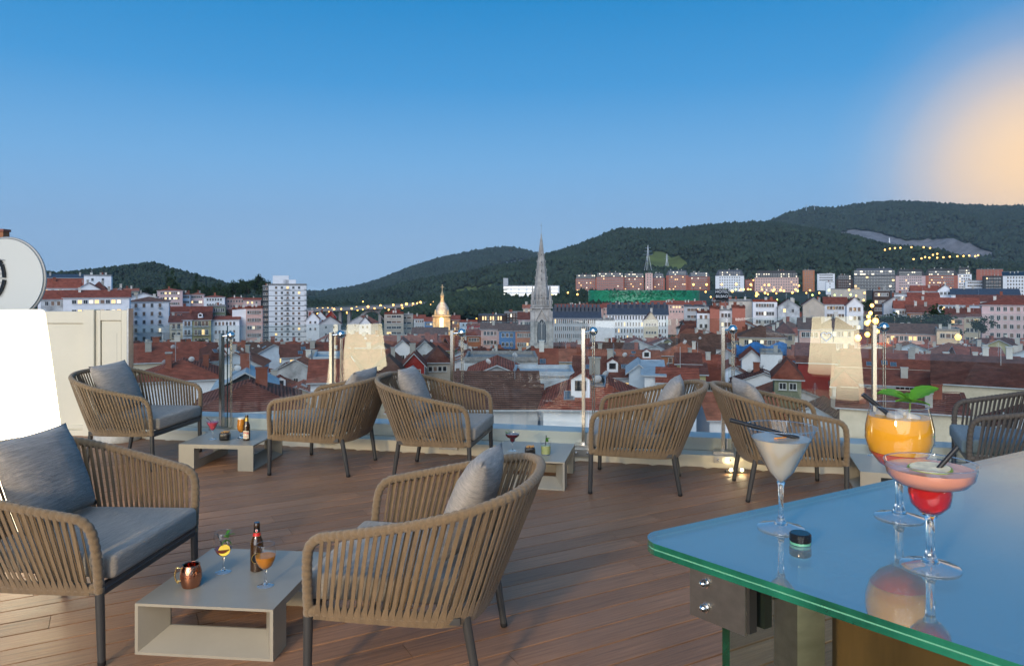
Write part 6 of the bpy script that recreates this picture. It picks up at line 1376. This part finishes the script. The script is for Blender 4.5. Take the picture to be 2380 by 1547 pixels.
# --- pylons and masts
def pylon(px, py0, py1, Y, label, mast=False):
    c = P(px, py1, Y); h = (py1-py0)/F*Y; t = empty('radio_mast' if mast else 'power_pylon', (c.x, c.y, c.z), .3, label, 'mast' if mast else 'pylon'); b = MB(); r = .35*Y/1200
    if mast: b.tube([(0, 0, 0), (0, 0, h)], [r*2.2, r], 6); b.build('mast', M['alum'], t); MB().box((0, 0, h*.7), (r*8, r*8, h*.05)).build('antenna', M['dish'], t); return
    for sx, sy in ((-1, -1), (1, -1), (1, 1), (-1, 1)): b.tube([(sx*h*.10, sy*h*.10, 0), (sx*h*.025, sy*h*.025, h*.6), (0, 0, h)], r, 4)
    b.build('lattice', M['alum'], t)
    b = MB()
    for z, w_ in ((.62, .20), (.75, .16), (.88, .12)): b.tube([(-h*w_, 0, h*z), (h*w_, 0, h*z)], r, 4)
    b.build('cross_arms', M['alum'], t)
pylon(1506, 569, 628, 1150, 'lattice power pylon beside the meadow'); pylon(1550, 590, 618, 1250, 'small lattice pylon on the meadow'); pylon(2011, 567, 575, 2300, 'tiny pylon on the ridge above the quarry road'); pylon(1178, 608, 624, 2600, 'lattice pylon on the far central hill')
pylon(1989, 560, 575, 2200, 'lattice pylon above the wood by the quarry'); pylon(2067, 552, 580, 2200, 'lattice pylon before the quarry'); pylon(1943, 612, 632, 1500, 'thin mast behind the blue glass block', True)
pylon(1874, 474, 490, 3600, 'red white radio mast on the highest summit', True); pylon(1893, 474, 490, 3600, 'thin radio mast on the highest summit', True); pylon(1454, 526, 540, 2280, 'radio mast on the middle summit', True)

# --- chimney stack of the neighbour at the far left
cs = P(4, 538, 30); sk_ = empty('brick_chimney', (cs.x, cs.y, -20), 0, 'pale brick chimney rising behind the round sign', 'chimney')
MB().box((0, 0, (cs.z+20)/2), (.38, .38, cs.z+20)).build('stack', W['orange'], sk_); MB().box((0, 0, cs.z+20.04), (.46, .46, .10)).build('cap', W['brick'], sk_)

# ---------------------------------------------------------------- the air
hz = MB().box((0, 4950, 480), (16000, 11000, 1040)).build('haze', None if False else mat('haze', (1, 1, 1))); tag(hz, 'thin blue evening haze over the valley', 'haze', kind='stuff')
hm = hz.data.materials[0]; ht = hm.node_tree; ht.nodes.clear()
ho_ = ht.nodes.new('ShaderNodeOutputMaterial'); pv = ht.nodes.new('ShaderNodeVolumePrincipled'); pv.inputs['Color'].default_value = (.72, .84, 1.0, 1); pv.inputs['Density'].default_value = 5.0e-5; pv.inputs['Anisotropy'].default_value = .0
ht.links.new(pv.outputs[0], ho_.inputs['Volume'])
